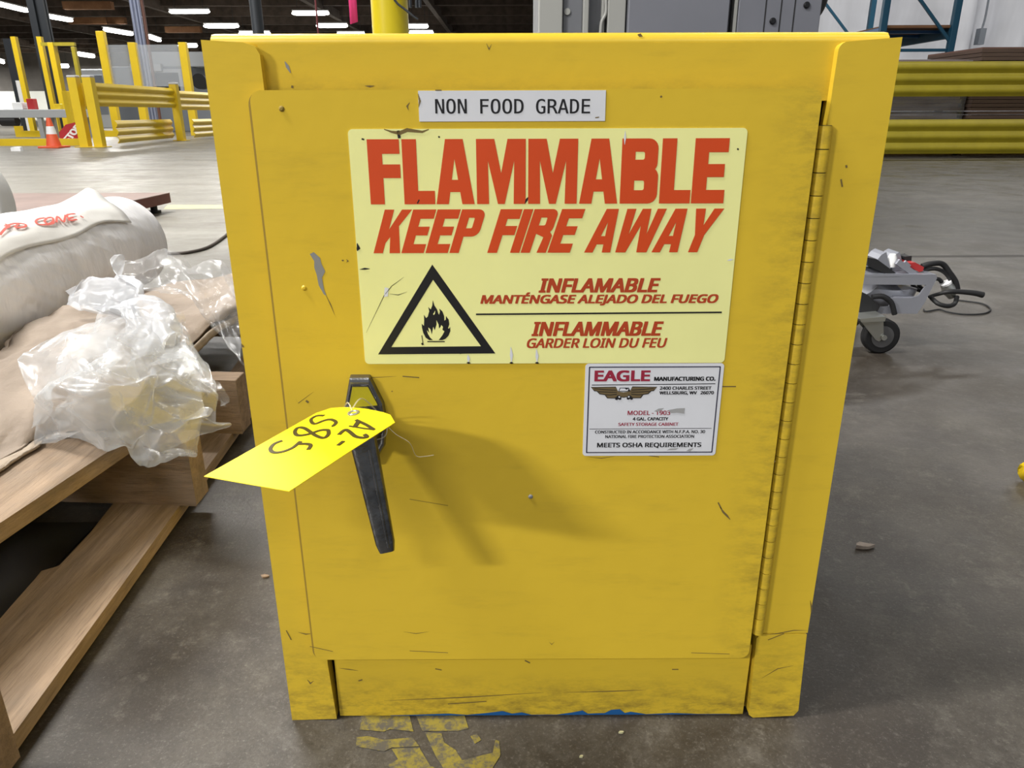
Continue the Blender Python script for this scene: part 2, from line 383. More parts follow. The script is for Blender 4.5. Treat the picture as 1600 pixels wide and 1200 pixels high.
structure(MB().box(-75, 26, -4, 95, CZ, CZ+.2).build('ceiling', M['ceil']))
structure(MB().box(-75, 26, 92, 92.3, 0, 3.1, 0).box(-75, 26, 92, 92.3, 3.1, CZ, 1).build('wall_back', [M['wall_white'], M['wall_dark']]))
structure(MB().box(-75.3, -75, -16, 92, 0, 3.1, 0).box(-75.3, -75, -16, 92, 3.1, CZ, 1).build('wall_left', [M['wall_white'], M['wall_dark']]))
G = [[V((x, 16.2 + .16*math.sin(x*3.4+1.6*math.sin(x*1.3)) + .14*noise.noise(V((x*2.3, z*.35, 1))), z)) for x in [3.0+.06*i for i in range(330)]] for z in [CZ*k/24 for k in range(25)]]
structure(MB().grid(G).build('wall_right', M['curtain'], solid=.04))
for i in range(17):                                          # roof beams across and a few along
    y = 4 + i*5.2
    structure(MB().box(-75, 26, y, y+.25, CZ-.55, CZ).build('ceiling_beam', M['beam']))
for x in (-46, -34, -22, -12, -5, 3, 12):
    structure(MB().box(x, x+.3, -4, 92, CZ-.8, CZ-.25).build('ceiling_beam', M['beam']))
for px, py, wd in ((135, 8, 60), (285, 46, 46), (150, 32, 70)):
    p = onz(px, py, CZ-1.0); k = (p-CAM).length/F
    structure(MB().box(p.x-wd*k/2, p.x+wd*k/2, p.y, p.y+.4, CZ-1.2, CZ-.8).build('ceiling_beam', M['beam_warm']))

# ------------------------------------------------------------------ the cabinet
cab = thing('storage_cabinet', 'scuffed yellow metal flammable storage cabinet standing on the concrete floor in the middle', 'cabinet', (0, .22, 0))
X0, X1, H = -.219, .219, .5426
b = MB()
b.box(X0+.0015, X0+.004, .004, .455, .004, H-.002).box(X1-.004, X1-.0015, .004, .455, .004, H-.002)
b.box(X0+.003, X1-.003, .452, .456, .004, H-.002).box(X0+.003, X1-.003, .012, .455, .002, .006)
b.box(X0+.003, X1-.003, .012, .455, H-.003, H)
b.box(X0+.006, X1-.006, .05, .054, .008, H-.006, 1)
b.build('carcass', [M['paint_side'], M['interior']], cab)
# rolled lip of the lid above the front rail
lip = MB(); pr_ = [(.020, H-.004), (.0075, .5362), (.0062, .5400), (.0070, .5432), (.0100, .5458), (.016, .5468), (.06, .5466), (.06, .543)]
xs = (-.2155, .2142)
lip.prism([V((xs[0], y, z)) for y, z in pr_], (xs[1]-xs[0], 0, 0), 0, True)
lip.build('lid_lip', M['paint_top'], cab)
tr = MB().box(-.186, .186, .006, .009, .5055, .540)
def mk(mb, px, wd, Y, mi):                                    # scratch or smudge given as a stroke
    mb.strip([at(x, y, Y) for x, y in px], (lambda t: wd*(1-.85*abs(2*t-1))) if len(px) > 2 else wd, mi)
for px, wd in (([(760, 68), (764, 77), (768, 69)], .0012), ([(445, 96), (449, 104), (454, 114)], .0022), ([(570, 134), (578, 135), (585, 134)], .0012), ([(996, 54), (1000, 55), (1004, 57)], .0022), ([(455, 135), (458, 136)], .0015)):
    mk(tr, px, wd, .0057, 2 if px[0][0] != 445 else 1)
tr.build('top_rail', [M['paint_top'], M['chip'], M['scuff']], cab)
# flanges with cut top corners
def flange(pts, marks, extra=None):
    m = MB(); m.prism([V((x, 0, z)) for x, z in pts], (0, .012, 0))
    for px, wd in marks: mk(m, px, wd, -.0003, 1)
    return m.build('side_flange', [M['paint_side'], M['scuff']], cab, bevel=.0012)
flange([(-.219, 0), (-.1798, .0012), (-.1825, .06), (-.1828, .512), (-.1832, .5335), (-.186, .5385), (-.193, .5405), (-.219, .5420)],
       [([(377, 537), (379, 541), (381, 543)], .0018), ([(466, 988), (478, 991), (487, 990)], .0012), ([(480, 1062), (485, 1068), (490, 1064)], .002), ([(447, 985), (455, 1000)], .0008)])
arc = [(.1855-.0055*math.cos(a), .5345+.0055*math.sin(a)) for a in [i*math.pi/12 for i in range(7)]]
flange([(.2205, .0905), (.1765, .0905), (.1795, .50)] + arc + [(.2190, .5424)],
       [([(1322, 258), (1323, 262)], .0012), ([(1266, 938), (1268, 950), (1267, 958)], .0015), ([(1314, 280), (1316, 292)], .0010)])
flange([(.2200, .0895), (.2235, .008), (.2200, .0025), (.1845, .0005), (.1805, .004), (.1785, .085), (.1815, .0895)],
       [([(1196, 992), (1215, 990), (1240, 985), (1262, 985)], .0012), ([(1200, 1000), (1225, 990)], .0008), ([(1190, 1060), (1215, 1045), (1240, 1040)], .0008)])
kp = MB().box(-.1778, .1768, .004, .010, .0008, .075, 0)
for px, wd in (([(530, 1044), (545, 1046), (560, 1048)], .0010), ([(680, 1045), (690, 1047)], .001), ([(820, 1032), (828, 1036)], .0012), ([(1050, 1046), (1060, 1046)], .001), ([(600, 1095), (720, 1090), (850, 1082)], .0012), ([(700, 1100), (760, 1096)], .001), ([(880, 1082), (960, 1080), (1010, 1078)], .0011), ([(560, 1064), (566, 1062)], .0012)):
    mk(kp, px, wd, .0037, 1)
bl = [(610, 1121), (640, 1119), (700, 1117), (730, 1119), (760, 1116), (785, 1113), (800, 1117), (815, 1115), (830, 1119), (870, 1120), (895, 1115), (910, 1112), (918, 1117), (945, 1116), (955, 1111), (968, 1110), (976, 1116), (985, 1114), (1010, 1118), (1050, 1116), (1090, 1119), (1140, 1121)]
bl = [(at(x, y, .0036).x, at(x, y, .0036).z) for x, y in bl]
for a_, b_ in zip(bl, bl[1:]): kp.add([V((a_[0], .0036, .001)), V((b_[0], .0036, .001)), V((b_[0], .0036, max(.0014, b_[1]+.0014))), V((a_[0], .0036, max(.0014, a_[1]+.0014)))], [(0, 1, 2, 3)], 2)
kp.build('kick_plate', [M['paint_kick'], M['scuff'], M['blue']], cab)
# hinge
hg = MB(); hx0, hz0 = .1795, .4905; hx1, hz1 = .1800, .0925; n = 27
for i in range(n):
    z1 = hz0-(hz0-hz1)*i/n; z0 = hz0-(hz0-hz1)*(i+1)/n-.0; 
    if i == n-1: z0 -= .001
    hg.cyl((.1781, -.0005, z1-.0003), (.1781, -.0005, z0+.0003), .0046, 14)
hg.cyl((.1781, -.0003, hz0), (.1781, -.0003, hz1), .0041, 12, 1)
hg.box(.1806, .1838, .0008, .012, hz1, hz0)
hg.build('hinge', [M['paint_door'], M['interior']], cab)
# door
DY = -.0065
def rrect(x0, x1, z0, z1, r, y, n=6):
    P = []
    for cx, cz, a0 in ((x0+r, z0+r, 180), (x1-r, z0+r, 270), (x1-r, z1-r, 0), (x0+r, z1-r, 90)):
        P += [V((cx+r*math.cos(math.radians(a0+90*i/n)), y, cz+r*math.sin(math.radians(a0+90*i/n)))) for i in range(n+1)]
    return P
dm = MB(); P = rrect(-.1905, .1712, .0705, .5125, .007, DY)
dm.prism(P, (0, .0035, 0))
dm.prism(rrect(-.1930, .1716, .0682, .5121, .0085, -.0030), (0, .0027, 0), 3)  # dark rim: the door gap's shade and grime line put in as colour
dm.box(-.176, .165, -.0035, .03, .08, .50)
chip = [(484, 397), (490, 394), (500, 403), (502, 412), (508, 424), (503, 434), (506, 452), (510, 462), (506, 460), (498, 446), (495, 430), (491, 418), (491, 408)]
dm.tri([at(x, y, DY-.0002) for x, y in chip], 1)
mk(dm, [(509, 461), (516, 475), (523, 492)], .0007, DY-.0002, 2)
for c in ((475, 450), (829, 776), (440, 170)):
    q = at(*c, DY); r_ = .0022
    dm.tube([q+V((0, .0006, 0)), q+V((0, -.0006, 0)), q+V((0, -.001, 0))], lambda t: r_*(1-.6*t), 12, {475: 0, 829: 1, 440: 3}[c[0]])
for px, wd in (([(534, 407), (537, 407)], .001), ([(541, 405), (544, 408), (541, 410)], .0012), ([(1125, 792), (1130, 800), (1136, 806), (1141, 812)], .0022), ([(1122, 785), (1127, 795)], .001),
               ([(542, 591), (580, 590), (620, 588)], .0005), ([(629, 588), (655, 590)], .0008), ([(1128, 604), (1150, 604)], .0009), ([(612, 611), (613, 612)], .001), ([(462, 624), (466, 630), (490, 612)], .0005), ([(478, 626), (482, 629)], .0016),
               ([(918, 714), (940, 716), (960, 713)], .0006), ([(1014, 712), (1030, 714)], .0006), ([(640, 160), (636, 166), (638, 172)], .0012), ([(1032, 150), (1034, 152)], .0012), ([(484, 1010), (520, 1018)], .0006),
               ([(630, 987), (650, 990), (670, 987)], .0007), ([(858, 1003), (862, 1007), (866, 1003)], .0008), ([(640, 1017), (700, 1020)], .0006), ([(1080, 1020), (1140, 1022)], .0006), ([(1210, 720), (1211, 722)], .001),
               ([(578, 508), (600, 462), (612, 445), (630, 432)], .0006)):
    mk(dm, px, wd, DY-.0002, 2)
for px, wd in (([(640, 780), (700, 790)], .0006),):
    mk(dm, px, wd, DY-.00015, 3)
door = dm.build('door', [M['paint_door'], M['chip'], M['scuff'], M['scuff_gap_shade']], cab, bevel=.0009)

# ---- lettering
FD = bpy.utils.system_resource('DATAFILES', path='fonts')
def font(n):
    try: return bpy.data.fonts.load(os.path.join(FD, n))
    except Exception: return None
FI, FM = font('NotoSansHebrew-Regular.woff2'), font('DejaVuSansMono.woff2')
def text(mb, s, box, y, mi, fnt=FI, bold=.0, shear=0, sp=1):
    c = bpy.data.curves.new('lettering', 'FONT'); c.body = s; c.resolution_u = 4
    if fnt: c.font = fnt
    c.shear = shear; c.space_character = sp
    o = bpy.data.objects.new('lettering', c); C.objects.link(o); bpy.context.view_layer.update()
    me = bpy.data.meshes.new_from_object(o.evaluated_get(bpy.context.evaluated_depsgraph_get()))
    vs = [v.co.copy() for v in me.vertices]; fs = [tuple(p.vertices) if p.normal.z > 0 else tuple(p.vertices)[::-1] for p in me.polygons]
    ug = list(range(len(vs)))
    def find(a):
        while ug[a] != a: ug[a] = ug[ug[a]]; a = ug[a]
        return a
    for f in fs:
        for q in f[1:]: ug[find(q)] = find(f[0])
    isl = {}
    for q in range(len(vs)): isl.setdefault(find(q), len(isl) % 5)
    bpy.data.objects.remove(o); bpy.data.curves.remove(c); bpy.data.meshes.remove(me)
    a0, a1 = min(v.x for v in vs), max(v.x for v in vs); b0, b1 = min(v.y for v in vs), max(v.y for v in vs)
    x0, z0, x1, z1 = box
    k = bold*3.7*(z1-z0); x0 += k; x1 -= k; z0 += k*.6; z1 -= k*.6
    for i, (dx, dz) in enumerate(((0, 0), (-1, -.6), (1, -.6), (-1, .6), (1, .6), (0, .6), (0, -.6)) if bold else ((0, 0),)):
        mb.add([V((x0+(v.x-a0)/(a1-a0)*(x1-x0)+dx*k, y-i*2.5e-6-isl[find(q)]*4e-7, z0+(v.y-b0)/(b1-b0)*(z1-z0)+dz*k)) for q, v in enumerate(vs)], fs, mi)
def mir(polys, w_): return [[(w_-x, z) for x, z in p][::-1] for p in polys]
def ring(o, i): return [[o[k], o[k+1], i[k+1], i[k]] for k in range(len(o)-1)]
def bowl(x0, x1, z0, z1, t, tr, ro=15):
    def path(xr, a, b_, r):
        P = [(x0, b_), (xr-r, b_)] + [(xr-r+r*math.sin(q), b_-r+r*math.cos(q)) for q in [i*math.pi/12 for i in range(1, 7)]]
        return P + [(xr-r+r*math.cos(q), a+r-r*math.sin(q)) for q in [i*math.pi/12 for i in range(0, 7)]] + [(x0, a)]
    return ring(path(x1, z0, z1, ro), path(x1-tr, z0+t, z1-t, max(ro-tr*.72, 3)))
R4 = lambda a, b_, c, d: [(a, c), (b_, c), (b_, d), (a, d)]
def glyph(ch, s=22):
    if ch == 'F': return [R4(0, s+1, 0, 100), R4(s, 51, 78, 100), R4(s, 51, 41, 62)], 51
    if ch == 'L': return [R4(0, s+1, 0, 100), R4(s, 50, 0, 21)], 50
    if ch == 'E': return [R4(0, s+1, 0, 100), R4(s, 54, 79, 100), R4(s, 50, 41, 61), R4(s, 53, 0, 21)], 54
    if ch == 'I': return [R4(0, s, 0, 100)], s
    if ch == 'A':
        h = [[(0, 0), (20, 0), (31, 70), (31, 100), (17, 100)]]
        return h+mir(h, 62)+[[(22, 19), (40, 19), (37, 38), (25, 38)]], 62
    if ch == 'M':
        h = [[(0, 0), (19.5, 0), (18.5, 67), (18.5, 100), (0, 100)], [(18.5, 67), (34, 0), (39.5, 0), (39.5, 48), (29, 100), (18.5, 100)]]
        return h+mir(h, 79), 79
    if ch == 'B': return [R4(0, s, 0, 100)]+bowl(s-1, 58, 48, 100, 20, 21)+bowl(s-1, 60, 0, 57, 21, 22), 60
    if ch == 'P': return [R4(0, s, 0, 100)]+bowl(s-1, 57, 38, 100, 19, 21, 17), 57
    if ch == 'R': return [R4(0, s, 0, 100)]+bowl(s-1, 58, 44, 100, 19, 21, 15)+[[(s, 44), (42, 36), (38, 0), (60, 0), (61, 40), (50, 52), (s, 60)]], 61
    if ch == 'K': return [R4(0, s, 0, 100), [(s-1, 22), (s-1, 52), (40, 100), (64, 100)], [(26, 52), (38, 0), (63, 0), (42, 66)]], 63
    if ch == 'W':
        h = [[(0, 100), (21, 100), (25, 42), (25, 0), (9, 0)], [(25, 0), (25, 42), (36, 100), (46, 100), (46, 62), (33, 0)]]
        return h+mir(h, 92), 92
    if ch == 'Y':
        h = [[(0, 100), (23, 100), (33, 62), (33, 36), (22, 40)], [(22, 0), (33, 0), (33, 62), (22, 42)]]
        return h+mir(h, 66), 66
    return [], 27
def banner(mb, word, box, y, mi, gap, sh=0.0):
    x = 0; polys = []
    for ch in word:
        g, w_ = glyph(ch); polys += [[(px+x+pz*sh, pz) for px, pz in p] for p in g]; x += w_+gap(ch)
    a0 = min(p[0] for g in polys for p in g); a1 = max(p[0] for g in polys for p in g); x0, z0, x1, z1 = box
    for i, g in enumerate(polys):
        ar = sum(g[k-1][0]*g[k][1]-g[k][0]*g[k-1][1] for k in range(len(g)))
        if ar < 0: g = g[::-1]
        pts = [V((x0+(px-a0)/(a1-a0)*(x1-x0), y-i*2e-6, z0+pz/100*(z1-z0))) for px, pz in g]
        if len(g) > 4: mb.tri(pts, mi)
        else: mb.add(pts, [tuple(range(len(pts)))], mi)
def plate(mb, pts, mi=0): mb.prism(pts, (0, .0004, 0), mi)
SY, PY = DY-.0005, DY-.00062
# warning label
wl = MB(); plate(wl, rrect(-.1302, .1260, .3308, .4892, .003, SY))
banner(wl, 'FLAMMABLE', (-.1185, .4421, .1150, .4830), PY, 1, lambda c: 4 if c != 'L' else 2)
banner(wl, 'KEEP FIRE AWAY', (-.1189, .4098, .1157, .4387), PY, 1, lambda c: 3 if c != ' ' else 3, .33)
text(wl, 'INFLAMABLE', (-.0071, .3822, .0766, .3922), PY, 2, bold=.018, shear=.22)
text(wl, 'MANTÉNGASE ALEJADO DEL FUEGO', (-.0473, .3730, .1174, .3825), PY, 2, bold=.013, shear=.22)
text(wl, 'INFLAMMABLE', (-.0118, .3510, .0808, .3615), PY, 2, bold=.018, shear=.22)
text(wl, 'GARDER LOIN DU FEU', (-.0150, .3422, .0842, .3495), PY, 2, bold=.013, shear=.22)
wl.add([V((-.0505, PY, .3664)), V((.1207, PY, .3672)), V((.1207, PY, .3684)), V((-.0505, PY, .3676))], [(0, 1, 2, 3)], 3)
T = [V((-.0795, PY, .4020)), V((-.1205, PY, .3380)), V((-.0373, PY, .3384))]; cT = V((-.0793, PY, .3600))
Ti = [V((-.0794, PY, .3915)), V((-.1108, PY, .3434)), V((-.0474, PY, .3438))]
wl.add(T+Ti, [(0, 1, 4, 3), (1, 2, 5, 4), (2, 0, 3, 5)], 3)
fpx = lambda L, y: [at(560+x/5.333, 400+z/5.333, y) for x, z in L]
wl.tri(fpx([(620, 368), (632, 410), (655, 445), (665, 478), (672, 490), (679, 465), (674, 438), (700, 462), (714, 500), (716, 540), (728, 530), (730, 500), (752, 530), (757, 570), (746, 602), (755, 605), (764, 590), (766, 625), (750, 665), (725, 690), (700, 701), (590, 701), (560, 680), (540, 640), (530, 600), (528, 565), (546, 582), (548, 540), (546, 490), (564, 517), (578, 505), (590, 460), (582, 425), (603, 446), (616, 410)], PY), 3)
wl.tri(fpx([(622, 702), (598, 680), (580, 650), (570, 618), (590, 640), (582, 595), (600, 610), (612, 655), (620, 610), (624, 590), (636, 620), (652, 570), (650, 535), (668, 570), (672, 605), (685, 590), (690, 575), (705, 590), (700, 615), (717, 628), (700, 660), (668, 702)], PY-.0001), 0)
wl.tri(fpx([(622, 485), (640, 455), (638, 480), (628, 492)], PY-.0001), 0)
wl.tri(fpx([(574, 709), (720, 709), (720, 718), (574, 718)], PY), 3)
for px, wd in (([(572, 520), (600, 462), (612, 447), (631, 433)], .0006), ([(608, 459), (622, 461), (636, 456)], .0005), ([(562, 421), (570, 420), (578, 420)], .0014), ([(718, 548), (720, 553)], .001), ([(659, 524), (661, 538)], .0005), ([(659, 536), (661, 539)], .0014),
               ([(600, 202), (612, 206), (624, 208), (636, 203), (660, 206), (670, 202)], .0028), ([(622, 204), (624, 216)], .0018), ([(558, 380), (560, 388), (558, 392)], .0025), ([(820, 318), (823, 312), (825, 308)], .0016), ([(1152, 232), (1154, 234)], .001), ([(565, 217), (569, 218)], .001), ([(685, 213), (687, 215)], .001), ([(652, 318), (655, 312)], .0008)):
    mk(wl, px, wd, PY-.0001, 3 if wd < .0026 else 4)
for x, y0, y1 in ((731, 554, 567), (798, 542, 567), (838, 545, 567)):
    mk(wl, [(x, y0), (x+1, (y0+y1)/2), (x+1, y1)], .0022, PY-.00012, 5); mk(wl, [(x-2, y1), (x+1, y1), (x+4, y1)], .0016, PY-.00014, 3)
for a, b_ in ((((977), 204), (976, 226)), ((1136, 407), (1146, 405))):
    mk(wl, [a, ((a[0]+b_[0])/2, (a[1]+b_[1])/2), b_], .0014, PY-.00012, 5)
wl.tri([at(x, y, PY-.0001) for x, y in ((601, 449), (607, 450), (606, 463), (600, 464))], 5)
wl.build('warning_label', [M['sign'], M['orange'], M['red_ink'], M['black_ink'], M['scuff'], M['white_label']], door, label='pale yellow flammable warning label with red lettering')
# maker label
ml = MB(); plate(ml, rrect(.0270, .1262, .2578, .3304, .0025, SY))
o_ = rrect(.0295, .1238, .2602, .3282, .0003, PY, 1); i_ = rrect(.0303, .1230, .2610, .3274, .0003, PY, 1); k_ = len(o_)
ml.add(o_+i_, [(i, (i+1) % k_, k_+(i+1) % k_, k_+i) for i in range(k_)], 1)
def mp(zx, zy): q = at(900+zx/6.667, 550+zy/6.667, PY); return q.x, q.z
def mt(s, x0, y0, x1, y1, mi, bold=.02, **k):
    a, b_ = mp(x0, y1), mp(x1, y0); ml_b = (a[0], a[1], b_[0], b_[1]); text(ml, s, ml_b, PY, mi, bold=bold, **k)
mt('EAGLE', 190, 190, 778, 308, 2, .02)
mt('MANUFACTURING CO.', 812, 256, 1456, 302, 3, .022)
mt('2400 CHARLES STREET', 872, 358, 1412, 394, 3, .016)
mt('WELLSBURG, WV   26070', 868, 407, 1438, 448, 3, .016)
mt('MODEL - 1903', 536, 610, 984, 658, 2, .01)
mt('4 GAL. CAPACITY', 590, 679, 962, 714, 3, .016)
mt('SAFETY STORAGE CABINET', 440, 735, 1068, 770, 2, .012)
mt('CONSTRUCTED IN ACCORDANCE WITH N.F.P.A. NO. 30', 198, 813, 1346, 850, 3, .012)
mt('NATIONAL FIRE PROTECTION ASSOCIATION', 304, 862, 1232, 897, 3, .012)
mt('MEETS OSHA REQUIREMENTS', 218, 942, 1308, 1004, 3, .012)
mq = lambda L, y=PY: [at(900+x/6.667, 550+z/6.667, y) for x, z in L]
def mlin(L, wd, mi, y=PY-.00008): ml.strip(mq(L, y), wd, mi)
mlin([(165, 345), (1452, 331)], .0006, 3); mlin([(140, 803), (1412, 795)], .0004, 3)
wing = [(160, 372), (410, 368), (440, 412), (500, 420), (500, 470), (440, 462), (400, 478), (330, 476), (305, 442), (252, 434), (222, 404), (196, 402)]
for sx in (0, 1):
    fx = (lambda L: [(1000-x, y-2) for x, y in L][::-1]) if sx else (lambda L: L)
    ml.tri(mq(fx([(x+(-6 if x < 400 else 3), y+(-7 if y < 400 else 7)) for x, y in wing])), 3)
    ml.tri(mq(fx(wing), PY-.00006), 4)
    for L in ([(190, 382), (300, 392), (420, 398)], [(235, 412), (330, 418), (425, 420)], [(310, 446), (360, 448), (425, 440)]): ml.strip(mq(fx(L), PY-.0001), .0005, 3)
    ml.tri(mq(fx([(412, 480), (430, 455), (452, 448), (470, 470), (472, 492), (455, 500), (440, 490), (425, 502), (405, 494)]), PY-.0001), 3)
    ml.tri(mq(fx([(440, 462), (456, 460), (462, 474), (446, 478)]), PY-.00014), 0)
ml.tri(mq([(440, 412), (458, 372), (550, 372), (566, 410)], PY-.0001), 3)
ml.tri(mq([(450, 406), (464, 378), (510, 380), (524, 394), (548, 380), (540, 404)], PY-.00014), 0)
ml.tri(mq([(812, 618), (860, 590), (918, 584), (890, 606), (850, 622)], PY-.0001), 5)
ml.tri(mq([(960, 606), (1050, 588), (1134, 584), (1126, 642), (1050, 632), (990, 636)], PY-.0001), 5)
ml.tri(mq([(945, 1024), (980, 1006), (1070, 1002), (1040, 1020)], PY-.0001), 5); ml.tri(mq([(1150, 1030), (1180, 1010), (1226, 1002), (1190, 1036)], PY-.0001), 5)
ml.build('maker_label', [M['white_label'], mat('navy_border_ink', (.006, .006, .03), .45), M['maroon'], M['black_ink'], M['bronze'], M['smudge']], door, label='small white printed maker label with eagle emblem')
# name label
nl = MB(); plate(nl, [V(p) for p in ((-.0841, SY, .4936), (.0343, SY, .4936), (.0342, SY, .5119), (-.0841, SY, .5119))])
for s, a, b_ in (('NON', 583, 760), ('FOOD', 838, 1084), ('GRADE', 1154, 1464)):
    p, q = at(520+a*.275, 130+174*.275, PY), at(520+b_*.275, 130+88*.275, PY); text(nl, s, (p.x, p.z, q.x, q.z), PY, 1, FM, .003)
for px, wd in (([(653, 146), (656, 158), (654, 168)], .0012), ([(680, 141), (690, 141)], .0006), ([(930, 184), (936, 183)], .0006)): mk(nl, px, wd, PY-.0001, 2)
nl.build('name_label', [M['white_label'], M['black_ink'], M['scuff']], door, label='narrow white strip label with black capitals')

# ---- handle
hd = MB()
esc_o = [(-.1415, .3228), (-.1270, .3228), (-.1185, .3020), (-.1170, .2870), (-.1195, .2680), (-.1275, .2540), (-.1400, .2540), (-.1465, .2690), (-.1480, .2870), (-.1465, .3020)]
cx, cz = -.1325, .288
def scl(k, y): return [V((cx+(x-cx)*k, y, cz+(z-cz)*k)) for x, z in esc_o]
L0, L1, L2, L3 = scl(1, DY), scl(.97, DY-.005), scl(.86, DY-.0065), scl(.80, DY-.0055); n = len(L0)
hd.add(L0+L1+L2+L3, [(k*n+i, k*n+(i+1) % n, (k+1)*n+(i+1) % n, (k+1)*n+i) for k in range(3) for i in range(n)])
hd.tri(L3, 0)
def e3(x, z): return V((cx+(x-cx)*.8, DY-.0058, cz+(z-cz)*.8))
hd.tri([e3(-.1412, .3222), e3(-.1274, .3222), e3(-.1205, .3065), e3(-.1200, .3045), e3(-.1462, .3020)], 1)
esc = hd.build('handle', [M['chrome'], mat('overspray_yellow', (.50, .42, .01), .45, var=.15, vs=90)], cab, bevel=.0008, label='worn chrome handle backplate with yellow paint at its top')
lv = MB()
lv.tube([(-.1325, DY-.004, .288), (-.1325, DY-.012, .288), (-.1325, DY-.020, .288), (-.1325, DY-.0235, .288)], lambda t: .0125 if t < .7 else .0125-.03*(t-.7), 24)
tip = at(605, 862, -.057); top = V((-.1322, -.030, .292)); d_ = (tip-top); rows = []
# tapered grip: rounded rectangle section along the lever axis
ax_ = d_.normalized(); sx_ = V((1, 0, 0)); sx_ = (sx_-ax_*sx_.dot(ax_)).normalized(); nz_ = sx_.cross(ax_)
for k in range(15):
    t = k/14; p = top+d_*t; wd = .0098*(1-t)+.0065*t; th = .0065*(1-t)+.0045*t
    if k == 14: wd *= .80; th *= .75
    if k == 0: wd *= .8
    rows.append([p+sx_*(wd*math.copysign(abs(math.cos(a))**.55, math.cos(a)))+nz_*(th*math.copysign(abs(math.sin(a))**.75, math.sin(a))) for a in [2*math.pi*j/28 for j in range(29)]])
lv.grid(rows); lv.tri(rows[-1][:-1]); lv.tri(rows[0][:-1][::-1])
for k in range(7):                                            # raised side ribs of the casting
    pass
lv.tube([top+d_*t+sx_*(.0045*(1-t)+.0022*t)+nz_*(-.0062*(1-t)-.0044*t) for t in [.18+.78*i/10 for i in range(11)]], .0011, 8)
lv.build('lever', [M['chrome_dark']], esc)

# ------------------------------------------------------------------ hang tag on the handle
p0, p1, p2 = at(504, 640, -.03), at(626, 653, -.06), at(452, 768, -.15); p3 = p2-(p1-p0)
uL = (p3-p0); uW = (p1-p0); tn = uW.cross(uL).normalized()
if tn.dot(CAM-p0) < 0: tn = -tn
tagE = thing('hang_tag', 'bright yellow card tag with black handwritten number hanging on the cabinet handle', 'tag', tuple((p2+p3)/2))
def tp(l, w_):
    return p0+uL*l+uW*w_ + tn*(.0040*(1-min(l, 1))**2*(4*w_*(1-w_)) - .004*max(0, w_-.8)*max(0, 1-l*2))
tg = MB(); rowsT = []
for i in range(17):
    l = i/16; cut = max(0, .06-l)*2.0
    rowsT.append([tp(l, max(cut, min(1-cut, j/10))) for j in range(11)])
tg.grid(rowsT, 0, False)
for L, wd in (([(740, 318), (700, 312), (668, 328), (668, 350), (690, 365), (740, 350), (780, 346), (810, 362), (798, 380), (785, 384)], .0016),
              ([(765, 405), (720, 405), (650, 425), (590, 428), (572, 405), (590, 380), (630, 388), (690, 432), (738, 448), (766, 428), (765, 405)], .0017),
              ([(500, 455), (455, 472), (432, 502), (450, 524), (500, 522), (560, 500), (604, 466), (600, 478), (640, 480), (664, 488), (650, 512)], .0017),
              ([(1026, 393), (985, 375), (925, 352)], .0016), ([(1028, 393), (960, 392), (885, 384)], .0009), ([(940, 358), (918, 386)], .0022),
              ([(826, 430), (850, 410), (868, 404), (890, 416), (920, 436), (960, 440), (985, 432), (970, 422)], .0018), ([(852, 464), (820, 488)], .0016)):
    Q = []
    for x, y in L:
        q = onplane(310+x/3.75, 570+y/3.75, p0, tn); dl = (q-p0); l = dl.dot(uL)/uL.dot(uL); w_ = dl.dot(uW)/uW.dot(uW); Q.append(tp(l, w_)+tn*.0004)
    Q = spline(Q, len(Q)*4); tg.strip(Q, wd*1.45, 1, tn)
tg.build('card', [M['tag'], M['marker']], tagE, solid=.0004)
hc = tp(.075, .52)
ey = MB(); ey.tube([hc+(uL.normalized()*math.cos(a)+uW.normalized()*math.sin(a))*.0032+tn*.0004 for a in [2*math.pi*i/20 for i in range(21)]], .0010, 8)
ey.build('eyelet', M['zinc'], tagE)
ti = MB(); hub = V((-.1325, -.022, .289))
ti.tube(spline([hc+tn*.004, hc+V((.004, .012, .006)), V((-.121, -.016, .296)), V((-.1165, -.014, .286)), V((-.120, -.016, .277)), V((-.140, -.016, .276)), V((-.148, -.016, .289)), hc+V((-.006, .010, .004)), hc-tn*.004], 50), .0005, 6)
ti.tube(spline([V((-.1165, -.014, .286)), V((-.110, -.014, .279)), at(640, 692, -.014), at(650, 712, -.012), at(664, 713, -.010), at(678, 711, -.009)], 30), .00028, 6)
ti.build('clear_tie', M['nylon'], tagE)

# ------------------------------------------------------------------ wooden pallet
pal = thing('wooden_pallet', 'rough wooden pallet beside the yellow cabinet, loaded with brown paper and a white roll', 'pallet', (-.75, .5, 0))
def board(name, pts, z0, z1, m, jag=0):
    mb = MB(); mb.prism([V((x, y, z0)) for x, y in pts], (0, 0, z1-z0)); return mb.build(name, m, pal, bevel=.0015)
def jagged(a, b_, n, amp):
    return [(a[0]+(b_[0]-a[0])*i/n+random.uniform(-amp, amp)*(0 < i < n), a[1]+(b_[1]-a[1])*i/n) for i in range(n+1)]
board('bottom_board', [(-.432, -.085), (-.504, 1.16)] + jagged((-.600, 1.16), (-.5355, .205), 14, .004) + [(-.5495, .195)] + jagged((-.5475, .18), (-.530, -.085), 6, .002), .006, .022, M['wood_y'])
board('bottom_board', [(-.96, -.07), (-.87, -.07), (-.93, 1.16), (-1.02, 1.16)], .006, .022, M['wood_y'])
board('bottom_board', [(-1.33, -.05), (-1.24, -.05), (-1.30, 1.18), (-1.39, 1.18)], .006, .022, M['wood_y'])
for y, xr, th in ((-.098, -.414, .038), (.338, -.4335, .040), (.568, -.452, .04), (1.10, -.50, .04)):
    mb = MB(); mb.prism([V((xr, y, .022)), V((xr, y, .112)), V((-1.36, y+.07, .112)), V((-1.36, y+.07, .022))], (0, th, 0)); mb.build('stringer', M['wood_x'], pal, bevel=.002)
